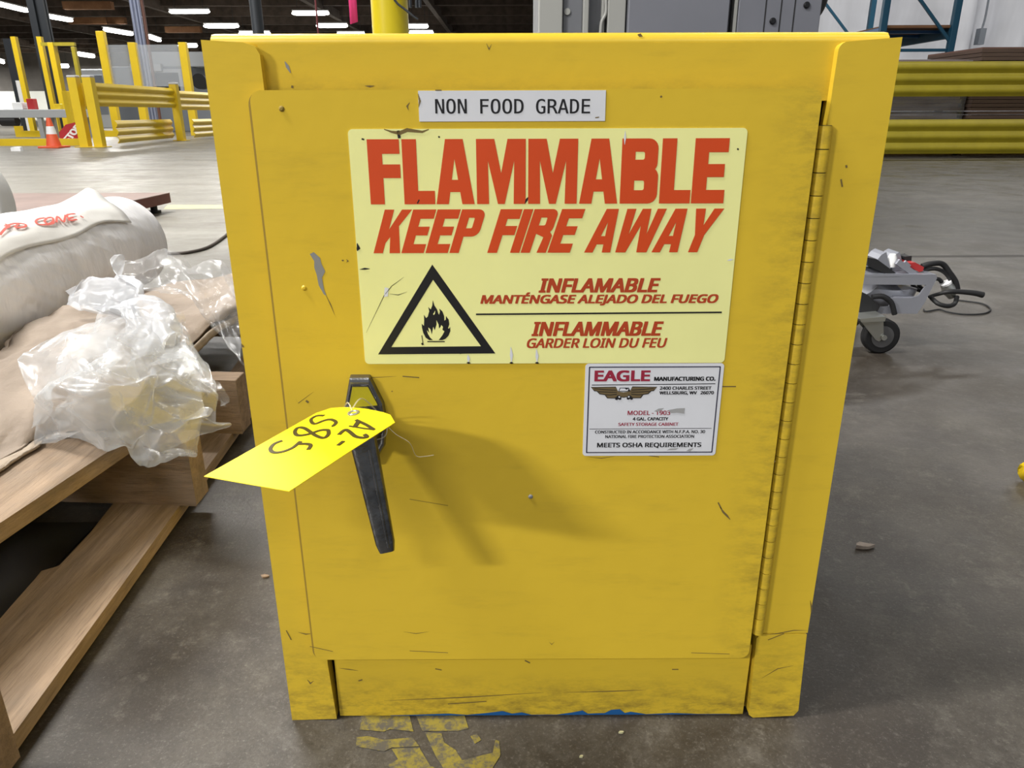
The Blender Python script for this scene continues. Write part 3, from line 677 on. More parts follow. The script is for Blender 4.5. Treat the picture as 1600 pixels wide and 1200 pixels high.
board('top_board', [(-.545, -.09), (-.486, .335), (-.500, .378), (-.60, .378), (-.655, -.09)], .112, .131, M['wood_y'])
board('top_board', [(-.68, -.09), (-.665, 1.15), (-.78, 1.15), (-.80, -.09)], .112, .131, M['wood_y'])
board('top_board', [(-.562, .54), (-.592, 1.15), (-.65, 1.15), (-.65, .54)], .112, .131, M['wood_y'])
for x0 in (-.84, -.97, -1.10, -1.23):
    board('top_board', [(x0, -.08), (x0-.03, 1.16), (x0-.14, 1.16), (x0-.11, -.08)], .112, .131, M['wood_y'])
# dark slip sheet lying on the floor under the pallet
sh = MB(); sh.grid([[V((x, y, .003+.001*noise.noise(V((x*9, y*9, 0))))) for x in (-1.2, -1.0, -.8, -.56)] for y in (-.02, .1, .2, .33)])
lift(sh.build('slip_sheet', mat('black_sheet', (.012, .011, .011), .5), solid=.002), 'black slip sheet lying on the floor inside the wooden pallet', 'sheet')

# ------------------------------------------------------------------ white roll on the pallet
RC, RR, RY = -.886, .101, 1.145; RZ = .131+RR
rollE = thing('wrapped_roll', 'white wrapped roll lying on the wooden pallet with red handwriting on top', 'roll', (RC, .75, .131))
rb = MB(); rows = []
NS = 150
for k in range(NS):
    y = RY-1.05*k/(NS-1); r0 = []
    for j in range(145):
        a = 2*math.pi*j/144-math.pi/2; wob = 0
        edge = min(1, (k)/12)
        wr = noise.noise(V((a*2.2+y*9, y*5, 0)))*.0022+abs(noise.noise(V((a*5+y*26, y*8, 3))))*.0026
        wr += (facet(a*3.2+y*16, y*22-a*2, 8)-.5)*.0055*min(1, max(0, k-14)/20)
        rr = RR-.001+wr*edge*(.3+.7*min(1, k/30)) - (.004 if k == 0 else 0)
        r0.append(V((RC+rr*math.cos(a), y, RZ+max(rr*math.sin(a), -RR))))
    rows.append(r0)
rb.grid(rows); rb.tri([p for p in rows[0][:-1]]); rb.tri([p for p in rows[-1][:-1]][::-1])
rb.tube([V((RC, RY-.02, RZ)), V((RC, RY+.006, RZ))], .04, 24)
rb.build('film_body', M['roll_white'], rollE)
def cylp(a, y, r): return V((RC+r*math.cos(a), y, RZ+r*math.sin(a)))
pw = MB(); rows = []
for i in range(40):
    v = i/39; row = []
    for j in range(26):
        u = j/25; a0 = math.radians(34+7*math.sin(v*7)+4*math.sin(v*17)); a1 = math.radians(128)
        a = a0+(a1-a0)*u; y = RY-.10-.85*v + (.07*max(0, 1-4*v)*(u-.35))
        lf = .0045+.0025*noise.noise(V((u*6, v*14, 2)))+.020*max(0, 1-v*9)**2*max(0, 1-abs(u-.66)*3.5)+.006*max(0,facet(u*5,v*16,5)-.5)
        row.append(cylp(a, y, RR+lf))
    rows.append(row)
pw.grid(rows)
def oncyl(px, py, r):
    d = ray(px, py); A = d.x**2+d.z**2; ox, oz = CAM.x-RC, CAM.z-RZ; B = 2*(d.x*ox+d.z*oz); c_ = ox*ox+oz*oz-r*r; D = B*B-4*A*c_
    return CAM+d*((-B-math.sqrt(max(D, 0)))/(2*A))
for L in ([(0, 475), (30, 440), (55, 425), (30, 412)], [(30, 425), (90, 408), (150, 415), (140, 430), (90, 432), (110, 412)], [(262, 376), (225, 383), (210, 400), (235, 416), (300, 412), (318, 400)], [(275, 378), (262, 395), (285, 412), (312, 395), (305, 374), (278, 376)],
          [(330, 402), (338, 368), (372, 400), (384, 360)], [(440, 352), (395, 358), (402, 378), (430, 374)], [(402, 378), (410, 392), (450, 385)], [(470, 365), (490, 375)]):
    Q = [oncyl(x/3.75, 240+y/3.75, RR+.0085) for x, y in L]
    pw.strip(spline(Q, len(Q)*4), .0036, 1, lambda p: (V((p.x-RC, 0, p.z-RZ))).normalized())
pw.build('paper_wrap', [M['paper'], M['red_marker']], rollE, solid=.0006)

# ------------------------------------------------------------------ torn kraft paper
def crump(amp, sc, seed, cut=None):
    def fn(p, u, v, nn):
        q = p*sc+V((seed, seed*2, 0)); k = facet(q.x, q.y, seed)-.5; k2 = facet(q.x*2.3, q.y*2.3, seed+1)-.5; k3 = noise.noise(q*.7)
        return settle(p+nn*amp*(1.5*k+.6*k2+.7*k3), .136) - p
    return fn
kp1 = MB()
rowsK = [[at(12, 545, .52), at(34, 500, .62), at(62, 490, .66), at(110, 484, .66), at(160, 488, .66), at(235, 512, .60)],
         [at(-30, 580, .46), at(20, 552, .50), at(60, 515, .54), at(110, 512, .55), at(170, 515, .55), at(250, 540, .50)],
         [at(-60, 610, .40), at(0, 580, .42), at(50, 560, .44), at(110, 555, .46), at(180, 560, .44), at(240, 580, .42)],
         [at(-80, 650, .32), at(-10, 625, .34), at(50, 605, .36), at(100, 600, .38), at(160, 615, .37), at(215, 630, .37)],
         [at(-90, 700, .26), at(-20, 680, .27), at(30, 655, .30), at(75, 640, .32), at(120, 640, .335), at(190, 650, .34)],
         [at(-90, 780, .16), at(-20, 745, .205), at(20, 722, .245), at(60, 692, .29), at(95, 672, .32), at(170, 675, .335)]]
kp1.grid(surface(rowsK, 60, 70, crump(.017, 15, 3)))
low = surface([[p+V((.004, -.010, -.008)) for p in rowsK[-1]], [p+V((.004, -.012, -.016)) for p in rowsK[-1]], [p+V((0, .06, -.018)) for p in rowsK[-1]]], 10, 60, crump(.006, 40, 9))
kp1.grid(low, 1)
o = kp1.build('kraft_sheet', [M['kraft'], M['kraft_edge']], solid=.003)
lift(o, 'crumpled brown kraft paper with torn edge on the pallet in front of the white roll', 'paper')
kp2 = MB()
rowsK = [[at(205, 455, .98), at(255, 450, .98), at(310, 440, .98), at(365, 425, .98)],
         [at(215, 480, .80), at(262, 474, .80), at(318, 463, .82), at(372, 452, .84)],
         [at(232, 520, .66), at(278, 500, .68), at(330, 490, .72), at(378, 470, .76)],
         [at(262, 556, .60), at(292, 540, .62), at(332, 505, .70), at(372, 484, .76)]]
kp2.grid(surface(rowsK, 40, 40, crump(.016, 13, 6)))
kp2.grid(surface([[p+V((.003, -.006, -.006)) for p in rowsK[-1]], [p+V((.003, -.006, -.018)) for p in rowsK[-1]], [p+V((-.03, .03, -.018)) for p in rowsK[-1]]], 8, 40, crump(.005, 40, 8)), 1)
lift(kp2.build('kraft_sheet', [M['kraft'], M['kraft_edge']], solid=.003), 'brown kraft paper lying under the clear plastic film, next to the cabinet', 'paper')

# ------------------------------------------------------------------ crumpled plastic film
fm = MB()
R1 = [[at(130, 522, .45), at(160, 498, .50), at(222, 492, .50), at(265, 522, .47), at(288, 560, .42)],
      [at(72, 572, .37), at(110, 545, .35), at(185, 530, .34), at(255, 555, .36), at(310, 600, .34)],
      [at(62, 620, .31), at(100, 590, .255), at(175, 585, .235), at(250, 600, .27), at(322, 632, .29)],
      [at(58, 658, .28), at(95, 640, .235), at(170, 640, .215), at(245, 650, .25), at(332, 660, .27)],
      [at(75, 690, .29), at(120, 690, .26), at(178, 700, .245), at(240, 698, .26), at(312, 690, .29)],
      [at(82, 688, .315), at(125, 694, .315), at(180, 697, .315), at(240, 694, .315), at(308, 684, .315)]]
fm.grid(surface(R1, 150, 150, crease(.024, 5, 4, 1, .3)), 0)
R1b = [[q+V((0, .03, -.012)) for q in r_] for r_ in R1[:5]]
fm.grid(surface(R1b, 120, 120, crease(.023, 4, 3.4, 4, -.4)), 0)
R2 = [[at(106, 462, .62), at(136, 440, .66), at(178, 425, .66), at(182, 402, .66)],
      [at(118, 482, .58), at(165, 462, .58), at(205, 448, .58), at(225, 455, .58)],
      [at(200, 498, .52), at(215, 480, .52), at(240, 468, .52), at(252, 478, .52)],
      [at(215, 530, .46), at(225, 515, .45), at(250, 505, .45), at(268, 555, .45)],
      [at(200, 585, .40), at(215, 560, .38), at(240, 545, .38), at(262, 565, .40)]]
fm.grid(surface(R2, 120, 90, crease(.026, 5, 2.5, 2, .3)), 1)
R3 = [[at(178, 402, .80), at(235, 398, .80), at(290, 402, .80), at(345, 420, .80), at(385, 455, .80)],
      [at(196, 425, .70), at(240, 415, .70), at(290, 422, .70), at(340, 445, .70), at(385, 485, .70)],
      [at(200, 455, .64), at(245, 440, .64), at(290, 448, .64), at(335, 480, .63), at(380, 530, .60)],
      [at(192, 460, .60), at(250, 458, .60), at(300, 470, .60), at(335, 505, .58), at(375, 575, .54)]]
fm.grid(surface(R3, 120, 120, crease(.020, 3.5, 6, 7, .3)), 2)
R4_ = [[at(250, 500, .47), at(290, 505, .47), at(300, 520, .46)], [at(265, 550, .42), at(290, 560, .42), at(285, 575, .42)], [at(285, 590, .38), at(330, 600, .36), at(350, 640, .36)]]
fm.grid(surface(R4_, 50, 50, crease(.018, 5, 4, 11, .2)), 2)
lift(fm.build('plastic_film', [M['film'], M['film_dense'], M['film_clear']]), 'crumpled clear plastic film heaped over the pallet edge beside the cabinet', 'plastic film')

# ------------------------------------------------------------------ left floor: standing roll, scale deck, cable, scraps
rl = MB(); rr_ = .215; xc = at(19, 300, 2.08).x-rr_; secs = [(0, -.16), (.004, -.06), (0, -.045), (.006, -.034), (.0, -.024), (.005, -.014), (0, -.010), (.015, 0), (.03, -.002), (.045, .0), (.06, -.002), (.075, .0), (.09, -.004)]
rows = [[V((xc+(rr_+dr)*math.cos(a), 2.0+dy, rr_+.001+(rr_+dr)*math.sin(a))) for a in [2*math.pi*j/72 for j in range(73)]] for dy, dr in secs]
rl.grid(rows); rl.tri(rows[0][:-1][::-1]); rl.tri(rows[-1][:-1])
lift(rl.build('paper_roll', M['roll_grey']), 'pale grey paper roll on the floor, mostly cut off by the left edge', 'roll')
sc = thing('floor_scale', 'low rust red steel floor scale deck on black feet behind the white roll', 'floor scale', tuple(onz(120, 330, 0)))
a_, b_ = onz(265, 301, .10), onz(200, 315, .10); dv = (b_-a_).normalized(); lx = V((-1, 0, 0)); c_ = a_+dv*1.35
quad = [a_, c_, c_+lx*1.5, a_+lx*1.5]
MB().prism([q+V((0, 0, -.052)) for q in quad], (0, 0, .048)).build('deck_frame', M['rust'], sc)
MB().prism([q+V((0, 0, -.004)) for q in quad], (0, 0, .004)).build('deck_plate', M['rust_top'], sc)
for q in (V((-1.945, 3.56, 0)), c_-dv*.12+lx*.07, a_+dv*.12+lx*1.4, c_-dv*.12+lx*1.4):
    MB().cyl((q.x, q.y, 0), (q.x, q.y, .014), .034, 16).cyl((q.x, q.y, .014), (q.x, q.y, .05), .018, 12).build('foot', M['black'], sc)
cb = MB(); cb.tube(spline([onz(x, y, .006) for x, y in ((225, 396), (265, 396), (295, 394), (325, 386), (350, 370), (375, 350), (410, 345))], 40), .006, 8)
lift(cb.build('cable', mat('dark_cable', (.07, .055, .045), .6)), 'dark cable curving over the floor from behind the white roll to the cabinet', 'cable')
def scrap(name, px, py, s, label, cat, m, h=.004):
    p = onz(px, py, 0); mb = MB()
    n_ = 7; pts = [p+V((math.cos(k*6.283/n_)*s*random.uniform(.6, 1.2), math.sin(k*6.283/n_)*s*random.uniform(.35, .7), .0006)) for k in range(n_)]
    mb.prism(pts, (0, 0, h)); mb.v = [q+V((0, 0, h*.5*noise.noise(q*200))) if q.z > .001 else q for q in mb.v]; lift(mb.build(name, m), label, cat)
scrap('paper_scrap', 1349, 856, .012, 'small crumpled grey scrap on the dark floor right of the cabinet', 'scrap', M['scrap'])
scrap('wood_chip', 414, 902, .005, 'tiny pale wood chip on the floor between pallet and cabinet', 'scrap', M['wood_y'], .002)
scrap('paint_flake', 970, 1146, .0022, 'yellow paint flake on the floor just below the cabinet front', 'scrap', M['line_paint'], .0015)
scrap('paint_flake', 908, 1184, .0018, 'pale paint flake on the floor nearest the bottom of the photo', 'scrap', M['line_paint'], .0015)
scrap('paper_scrap', 29, 236, .12, 'white torn paper on the floor in front of the far yellow floor rail', 'scrap', M['white'], .06)
# yellow thing at the right edge
q = onz(1602, 752, 0)
lift(MB().tube(spline([(q.x, q.y-.004, .016), (q.x+.03, q.y, .016), (q.x+.3, q.y+.05, .016)], 12), lambda t: .008 if t < .05 else .016, 14).build('fork_tip', M['safety']), 'rounded yellow steel fork tip just entering the right edge on the floor', 'fork')

# ------------------------------------------------------------------ small silver cart
CY = 1.08
ct = thing('equipment_cart', 'small silver wheeled cart frame on the floor just right of the cabinet', 'cart', (.78, CY+.1, 0))
def atc(zx, zy, Y): return at(1340+zx/6.668, 380+zy/6.668, Y)
def plateY(name, L, Y, th, m, par=ct, **k):
    return MB().prism([atc(x, y, Y) for x, y in L], (0, th, 0)).build(name, m, par, **k)
plateY('side_frame', [(60, 350), (825, 350), (828, 365), (700, 620), (620, 735), (60, 735), (60, 680), (330, 660), (360, 570), (560, 570), (640, 545), (715, 435), (60, 430)], CY, .004, M['alu'], bevel=.001)
MB().prism([atc(x, y, CY+.0) for x, y in ((60, 325), (820, 325), (826, 352), (60, 355))], (0, .16, 0)).build('top_rail', M['alu'], ct, bevel=.001)
MB().prism([atc(x, y, CY+.004) for x, y in ((380, 560), (610, 560), (610, 735), (380, 735))], (0, .14, 0)).build('lower_tray', M['alu'], ct, bevel=.002)
MB().tube(spline([atc(130, 430, CY+.05), atc(250, 520, CY+.05), atc(420, 520, CY+.05), atc(480, 430, CY+.05)], 14), .03, 14).build('motor', M['alu'], ct)
MB().prism([atc(x, y, CY-.012) for x, y in ((20, 500), (110, 540), (235, 660), (200, 720), (20, 738))], (0, .05, 0)).build('black_bracket', M['black'], ct, bevel=.002)
MB().tube(spline([atc(150, 560, CY-.01), atc(260, 555, CY-.01), atc(350, 620, CY-.01), atc(385, 740, CY-.01)], 16), .006, 8).build('guard', M['black'], ct)
def caster(dx, dy):
    w0 = atc(235, 960, CY-.03)+V((dx, dy, 0)); R_ = w0.z
    c0 = MB(); 
    c0.tube([w0+V((0, -.011, 0)), w0+V((0, -.009, 0)), w0+V((0, .009, 0)), w0+V((0, .011, 0))], lambda t: R_ if .1 < t < .9 else R_*.9, 32)
    wh = c0.build('caster_wheel', M['black'], ct)
    MB().tube([w0+V((0, -.0125, 0)), w0+V((0, .0125, 0))], R_*.62, 24).build('hub', mat('grey_hub', (.10, .10, .105), .5), wh)
    fk = MB(); off = V((dx, dy, 0))
    L = [(40, 820), (270, 815), (272, 985), (225, 1025), (190, 1010)]
    fk.prism([atc(x, y, CY-.045)+off for x, y in L], (0, .003, 0)); fk.prism([atc(x, y, CY-.045)+off+V((0, .03, 0)) for x, y in L], (0, .003, 0))
    fk.prism([atc(x, y, CY-.06)+off for x, y in ((25, 790), (300, 765), (285, 815), (40, 825))], (0, .06, 0))
    ft = fk.build('caster_fork', M['zinc'], ct, bevel=.001)
    MB().cyl(w0+V((0, -.020, 0)), w0+V((0, -.016, 0)), .006, 12).build('axle_nut', M['zinc'], ft)
caster(0, 0); caster(-.25, .0); caster(-.0, .18)
MB().box(.45, .70, CY+.0, CY+.15, .075, .085).build('base_plate', M['alu'], ct)
t_ = MB()
for i, (x0, x1) in enumerate(((190, 330), (330, 470))):
    t_.prism([atc(x, y, CY+.02+.03*i) for x, y in ((x0-20, 215), (x0+60, 120), (x0+110, 90), (x1+20, 300), (x1-60, 318))], (0, .05, 0))
t_.build('clamp_block', M['alu'], ct, bevel=.003)
MB().prism([atc(x, y, CY+.01) for x, y in ((100, 150), (200, 165), (400, 310), (300, 318), (110, 240))], (0, .08, 0)).build('dark_cover', M['black'], ct, bevel=.003)
MB().prism([atc(x, y, CY+.02) for x, y in ((535, 205), (600, 200), (692, 250), (680, 290), (640, 300), (545, 245))], (0, .05, 0)).build('red_grip', M['cart_red'], ct, bevel=.004)
MB().prism([atc(x, y, CY+.04) for x, y in ((484, 140), (565, 132), (560, 190), (500, 185))], (0, .03, 0)).build('black_knob', M['black'], ct, bevel=.003)
MB().bar(atc(410, 190, CY+.015), atc(620, 345, CY+.015), .010, .012).bar(atc(490, 190, CY+.015), atc(540, 240, CY+.015), .006, .006).build('link_arm', M['alu'], ct)
q = atc(362, 150, CY+.03); MB().tube([q+V((0, 0, -.02)), q+V((0, 0, .0)), q+V((0, 0, .008))], lambda t: .010 if t < .7 else .006, 14).build('white_cap', M['white'], ct)
hs = MB()
hs.tube(spline([atc(670, 240, CY+.04), atc(760, 215, CY+.04), atc(880, 215, CY+.05), atc(960, 310, CY+.05), atc(1020, 400, CY+.05), atc(1040, 480, CY+.05)], 30), .0062, 10)
hs.tube(spline([atc(690, 280, CY+.04), atc(800, 265, CY+.04), atc(900, 300, CY+.05), atc(960, 370, CY+.05), atc(960, 410, CY+.05)], 30), .0045, 10)
hs.tube(spline([atc(740, 560, CY+.03), atc(840, 530, CY+.03), atc(960, 505, CY+.02), atc(1100, 508, CY+.02), atc(1220, 520, CY+.02), atc(1305, 538, CY+.02)], 30), lambda t: .0035+.0035*t, 10)
hs.tube(spline([atc(770, 570, CY+.02), atc(840, 630, CY+.0), atc(940, 655, CY+.0), atc(1010, 630, CY+.02), atc(1035, 560, CY+.04)], 30), .005, 10)
hs.tube(spline([atc(570, 430, CY+.06), atc(620, 480, CY+.06), atc(700, 500, CY+.05), atc(640, 430, CY+.07), atc(830, 370, CY+.06), atc(890, 440, CY+.06)], 30), .0045, 10)
hs.tube(spline([onz(1340+x/6.668, 380+y/6.668, .003) for x, y in ((690, 690), (720, 710), (850, 690), (940, 715), (1100, 740), (1300, 735), (1385, 690), (1300, 630), (1100, 600), (1000, 590))], 50), .0022, 8)
hs.build('hose', M['black'], ct)
q0, q1 = atc(925, 430, CY+.05), atc(985, 560, CY+.05)
vl = MB().tube([q0+(q1-q0)*(k/7) for k in range(8)], lambda t: (.0120, .0128, .0140, .0142, .0138, .0115, .0100, .0085)[min(7, int(t*7+.01))], 20).build('hose_coupling', M['zinc'], ct)
MB().cyl(q0-(q1-q0)*.16, q0-(q1-q0)*.02, .0122, 18).build('cap', M['white'], vl)

# ------------------------------------------------------------------ yellow column and machine behind the cabinet
cl = thing('support_column', 'round glossy yellow steel column rising behind the cabinet', 'column', (-.683, 4.0, 0))
MB().cyl((-.683, 4, .012), (-.683, 4, CZ), .10, 40).build('shaft', M['column'], cl)
MB().box(-.86, -.50, 3.82, 4.18, 0, .012).build('base_plate', M['safety'], cl)
cw = MB(); cw.tube(spline([at(600, -30, 3.86), at(618, 2, 3.86), at(632, 14, 3.86), at(648, 27, 3.86), at(653, 30, 3.86)], 14), .006, 8)
for x in (640, 650, 655): cw.tube([at(x, -20, 3.9), at(x+1, 12, 3.9)], .009, 8)
lift(cw.build('wire_bundle', M['steel_dark'], None), 'black wire and short metal conduits crossing the yellow column', 'wire')
MY = 3.2
mc = thing('grey_machine', 'large grey steel machine standing behind the right half of the cabinet', 'machine', (.75, MY+.4, 0))
def mx(px): return at(px, 25, MY).x
TOP = 1.55
def slab(name, p0_, p1_, dy, th, m, z0=.08, z1=TOP, par=mc): return MB().box(mx(p0_), mx(p1_), MY+dy, MY+dy+th, z0, z1).build(name, m, par, bevel=.004)
slab('corner_post', 842, 879, .0, .08, M['steel_light'])
slab('panel', 880, 911, .03, .04, M['steel_mid']); slab('side_post', 911, 920, .0, .06, M['steel_light']); slab('panel', 921, 962, .07, .03, M['steel_mid'])
slab('side_post', 941, 946, .03, .04, M['steel_light']); slab('side_post', 950, 978, .01, .06, M['steel_light'])
slab('front_panel', 980, 1136, -.03, .05, M['steel']); slab('panel', 1138, 1146, .05, .03, M['steel_mid']); slab('side_post', 1146, 1152, .0, .05, M['steel_light'])
pn = slab('front_panel', 1153, 1282, .0, .05, M['steel'])
for px in (1195, 1219, 1240): MB().box(mx(px)-.002, mx(px)+.003, MY-.002, MY+.004, .08, TOP).build('panel_seam', M['black'], pn)
for px, py in ((1207, 33), (1260, 8), (1231, -30), (1207, -60)):
    q = at(px, py, MY); MB().tube([q+V((0, .01, 0)), q+V((0, -.008, 0)), q+V((0, -.012, 0))], lambda t: .014 if t < .8 else .010, 16).build('bolt', M['bolt'], mc)
q = at(887, 17, MY); MB().tube([q+V((0, .03, 0)), q+V((0, .022, 0))], .014, 16).build('bolt', M['steel_light'], mc)
MB().tube(spline([at(938, 60, MY+.02), at(940, 35, MY+.02), at(947, 18, MY+.02), at(946, -20, MY+.02)], 16), .008, 8).build('hose', M['steel_light'], mc)
q = at(1243, -12, MY+.03); MB().tube([q+V((0, 0, 0)), q+V((0, .03, 0)), q+V((0, .09, 0)), q+V((0, .11, 0))], lambda t: .165 if .1 < t < .9 else .15, 48).build('wheel', M['black'], mc)
MB().box(mx(842), mx(1282), MY+.09, MY+.9, .05, TOP).build('body', M['steel_mid'], mc)
for x in (mx(860), mx(1262)):
    for y in (MY+.05, MY+.8): MB().box(x-.04, x+.04, y, y+.08, 0, .09).build('foot', M['black'], mc)

# pink tape and pole
pk = thing('flagging_tape', 'strip of pink tape hanging above the cabinet beside the yellow column', 'tape', tuple(at(551, 38, 4.4)))
tb = MB(); y0 = 4.4; a0, a1 = at(544.5, 0, y0).x, at(557, 0, y0).x; zb = at(551, 38, y0).z; zb2 = at(551, 34, y0).z
tb.grid([[V((a0+(a1-a0)*j/3, y0+.004*math.sin(i*.8+j), (zb+(zb2-zb)*j/3) if i == 0 else zb+.05+.30*i)) for j in range(4)] for i in range(8)])
tb.build('tape', M['pink'], pk, solid=.0006)
MB().cyl((a0*.5+a1*.5, y0, zb+2.1), (a0*.5+a1*.5, y0, CZ), .004, 6).build('cord', mat('dark_cord', (.10, .02, .02), .7), pk)
q = at(495, 25, 4.6); lift(MB().cyl((q.x, q.y, .0), (q.x, q.y, CZ), .006, 8).build('pull_cord', mat('dark_red_cord', (.12, .02, .025), .7)), 'thin dark red cord hanging from the roof left of the pink tape', 'cord')
q = at(401, 25, 5.5); lift(MB().cyl((q.x, q.y, 0), (q.x, q.y, CZ), .042, 20).box(q.x-.1, q.x+.1, q.y-.1, q.y+.1, 0, .012).build('black_pole', M['steel_dark']), 'slim black steel pole standing behind the left corner of the cabinet', 'pole')

# ------------------------------------------------------------------ guard rails
def beam_profile(mb, A, B, z0, h, out, mi=0, th=.004):
    # corrugated rail: three ribs, extruded from A to B; out = offset direction
    A, B, out = V(A), V(B), V(out).normalized(); prof = []
    for k in range(25):
        t = k/24; prof.append((.035*(.5-.5*math.cos(t*3*2*math.pi))**.7, z0+h*t))
    full = [(a, z) for a, z in prof]+[(a-.012, z) for a, z in prof[::-1]]
    P_ = [V((A.x, A.y, 0))+out*a+V((0, 0, z)) for a, z in full]; mb.prism(P_, (B.x-A.x, B.y-A.y, 0), mi); return mb
def rail(name, label, pts, posts, beams, m, out, pw_=.14, hgt=1.07, caps=None):
    base = pts[0]; t_ = thing(name, label, 'guard rail', (base[0], base[1], 0))
    for x, y, hh in posts:
        mb = MB().box(x-pw_/2, x+pw_/2, y-pw_/2, y+pw_/2, .012, hh).box(x-pw_*.9, x+pw_*.9, y-pw_*.9, y+pw_*.9, 0, .014); po = mb.build('post', m, t_, bevel=.006)
        if caps: MB().box(x-pw_/2-.004, x+pw_/2+.004, y-pw_/2-.004, y+pw_/2+.004, hh, hh+.035).build('post_cap', caps, po, bevel=.015)
    for A, B, z0, h in beams: beam_profile(MB(), A, B, z0, h, out).build('rail_beam', m, t_)
    return t_
p1, p2, p3 = onz(135, 230), onz(157.5, 230), onz(284, 220)
H1 = at(157, 121, p2.y).z
d12 = (p3-p2).normalized(); nrm_ = V((d12.y, -d12.x, 0))
if nrm_.y > 0: nrm_ = -nrm_
end = p3+d12*4
rail('guard_rail', 'yellow double corrugated guard rail with square posts on the far left floor', [p2], [(p1.x, p1.y, H1), (p2.x, p2.y, H1), (p3.x, p3.y, H1), (end.x, end.y, H1)],
     [((p2.x, p2.y, 0), (p3.x, p3.y, 0), H1-.43, .36), ((p2.x+.15, p2.y+.3, 0), (p3.x-.25, p3.y+.2, 0), .05, .36), ((p3.x, p3.y, 0), (end.x, end.y, 0), H1-.47, .36), ((p3.x+.1, p3.y+.4, 0), (end.x, end.y+.3, 0), .05, .36), ((p1.x-.05, p1.y+.25, 0), (p2.x, p2.y+.25, 0), H1-.43, .36)], M['safety'], nrm_, caps=M['white_steel'])
rail('guard_rail', 'dim olive yellow double corrugated guard rail on the right in front of brown cardboard', [(4.9, 8.45)], [(3.5, 8.55, 1.06), (7.2, 8.55, 1.06)],
     [((3.5, 8.46, 0), (7.2, 8.46, 0), .665, .365), ((3.5, 8.46, 0), (7.2, 8.46, 0), .045, .375)], M['safety_olive'], (0, -1, 0))
# low yellow floor rail at far left
a_, b_ = onz(-6, 228), onz(138, 229); top_z = at(40, 217, a_.y).z
fr = MB(); fr.box(a_.x-1, b_.x-.25, a_.y, a_.y+.14, 0, top_z)
fr.build('floor_rail', M['safety']); o = bpy.data.objects['floor_rail']; lift(o, 'low yellow floor rail lying behind the orange cone', 'floor rail')
q = onz(25, 214); lift(MB().box(q.x, q.x+2.6, q.y, q.y+.1, 0, .14).box(q.x, q.x+.16, q.y, q.y+.1, .14, .25).build('floor_rail', M['safety']), 'second yellow floor rail with raised end, farther back than the first', 'floor rail')

# cone and fallen sign
q = onz(85, 231); k = 1
cn = thing('traffic_cone', 'orange traffic cone with white band in front of the yellow guard rail', 'cone', (q.x, q.y, 0))
hC = at(76, 184, q.y).z
cm = MB(); cm.box(q.x-.17, q.x+.17, q.y-.17, q.y+.17, 0, .03).build('base', M['cone'], cn, bevel=.01)
def rad(z): return .115-(.115-.03)*(z/hC)
for nm, z0, z1, m in (('lower_body', .03, hC*.46, 'cone'), ('white_band', hC*.46, hC*.72, 'white'), ('upper_body', hC*.72, hC, 'cone')):
    MB().cyl((q.x, q.y, z0), (q.x, q.y, z1), rad(z0), 28, 0, rad(z1)).build(nm, M[m], cn)
q = onz(104, 227.5); hs_ = .42; Ms = Matrix.Translation(q+V((0, .25, .19)))@Matrix.Rotation(math.radians(-38), 4, 'X')@Matrix.Rotation(math.radians(-62), 4, 'Y')
sg = MB(); oc = [V((math.cos(math.radians(22.5+45*i))*.24, 0, math.sin(math.radians(22.5+45*i))*.24)) for i in range(8)]
sg.prism(oc, (0, .006, 0)); text(sg, 'STOP', (-.19, -.075, .19, .075), -.002, 1, bold=.02); sg.v = [Ms@p for p in sg.v]
zmin = min(p.z for p in sg.v); sg.v = [p-V((0, 0, zmin)) for p in sg.v]
lift(sg.build('stop_sign', [M['stop'], M['white']]), 'fallen red stop sign with white letters leaning behind the traffic cone', 'sign')

# ------------------------------------------------------------------ far-left machine guarding
def upright(name, label, cat, top_px, bot_px, Y, wd, m, ground=True, group=None):
    a = at(*bot_px, Y); b_ = at(*top_px, Y); x = (a.x+b_.x)/2
    o = MB().box(x-wd/2, x+wd/2, Y, Y+wd, 0 if ground else min(a.z, b_.z), max(a.z, b_.z)).build(name, m, bevel=.004)
    return lift(o, label, cat, group)
gd = thing('safety_screen', 'clear safety screen with yellow posts behind the guard rail', 'screen', tuple(at(215, 180, 19).xy)+(0,))
def gx(px, Y): return at(px, 120, Y).x
zt = at(215, 66, 19).z
for px in (167, 213, 291):
    MB().box(gx(px, 19)-.09, gx(px, 19)+.09, 19, 19.15, 0, zt+(.25 if px == 167 else 0)).build('post', M['safety'], gd, bevel=.01)
for a, b_ in ((172, 213), (213, 291)):
    MB().box(gx(a, 19), gx(b_, 19), 19.05, 19.07, at(215, 135, 19).z, zt-.05).build('clear_panel', M['clearpanel'], gd)
dr = thing('yellow_gate_frame', 'tall yellow gate frame with a top bar left of the clear safety screen', 'gate', tuple(at(100, 180, 20).xy)+(0,))
za = at(90, 66, 20).z
MB().box(gx(85, 20)-.02, gx(85, 20)+.12, 20, 20.2, 0, za).build('post', M['safety'], dr, bevel=.01)
MB().box(gx(122, 20)-.05, gx(122, 20)+.05, 20, 20.1, 0, za-.1).build('post', M['safety_olive'], dr, bevel=.01)
MB().box(gx(76, 20)-.05, gx(122, 20)+.05, 20.02, 20.1, za-.08, za).build('top_bar', M['safety_olive'], dr)
upright('yellow_post', 'tall slim yellow post with black top, farthest left in the far machine area', 'post', (20, 57), (43, 172), 21, .13, M['safety'])
upright('yellow_post', 'tall yellow post under the dark steel column, left of the gate frame', 'post', (60, 57), (82, 170), 20.5, .12, M['safety'])
upright('yellow_post', 'short orange yellow post between gate frame and guard rail', 'post', (100, 142), (113, 208), 15.5, .11, M['safety'])
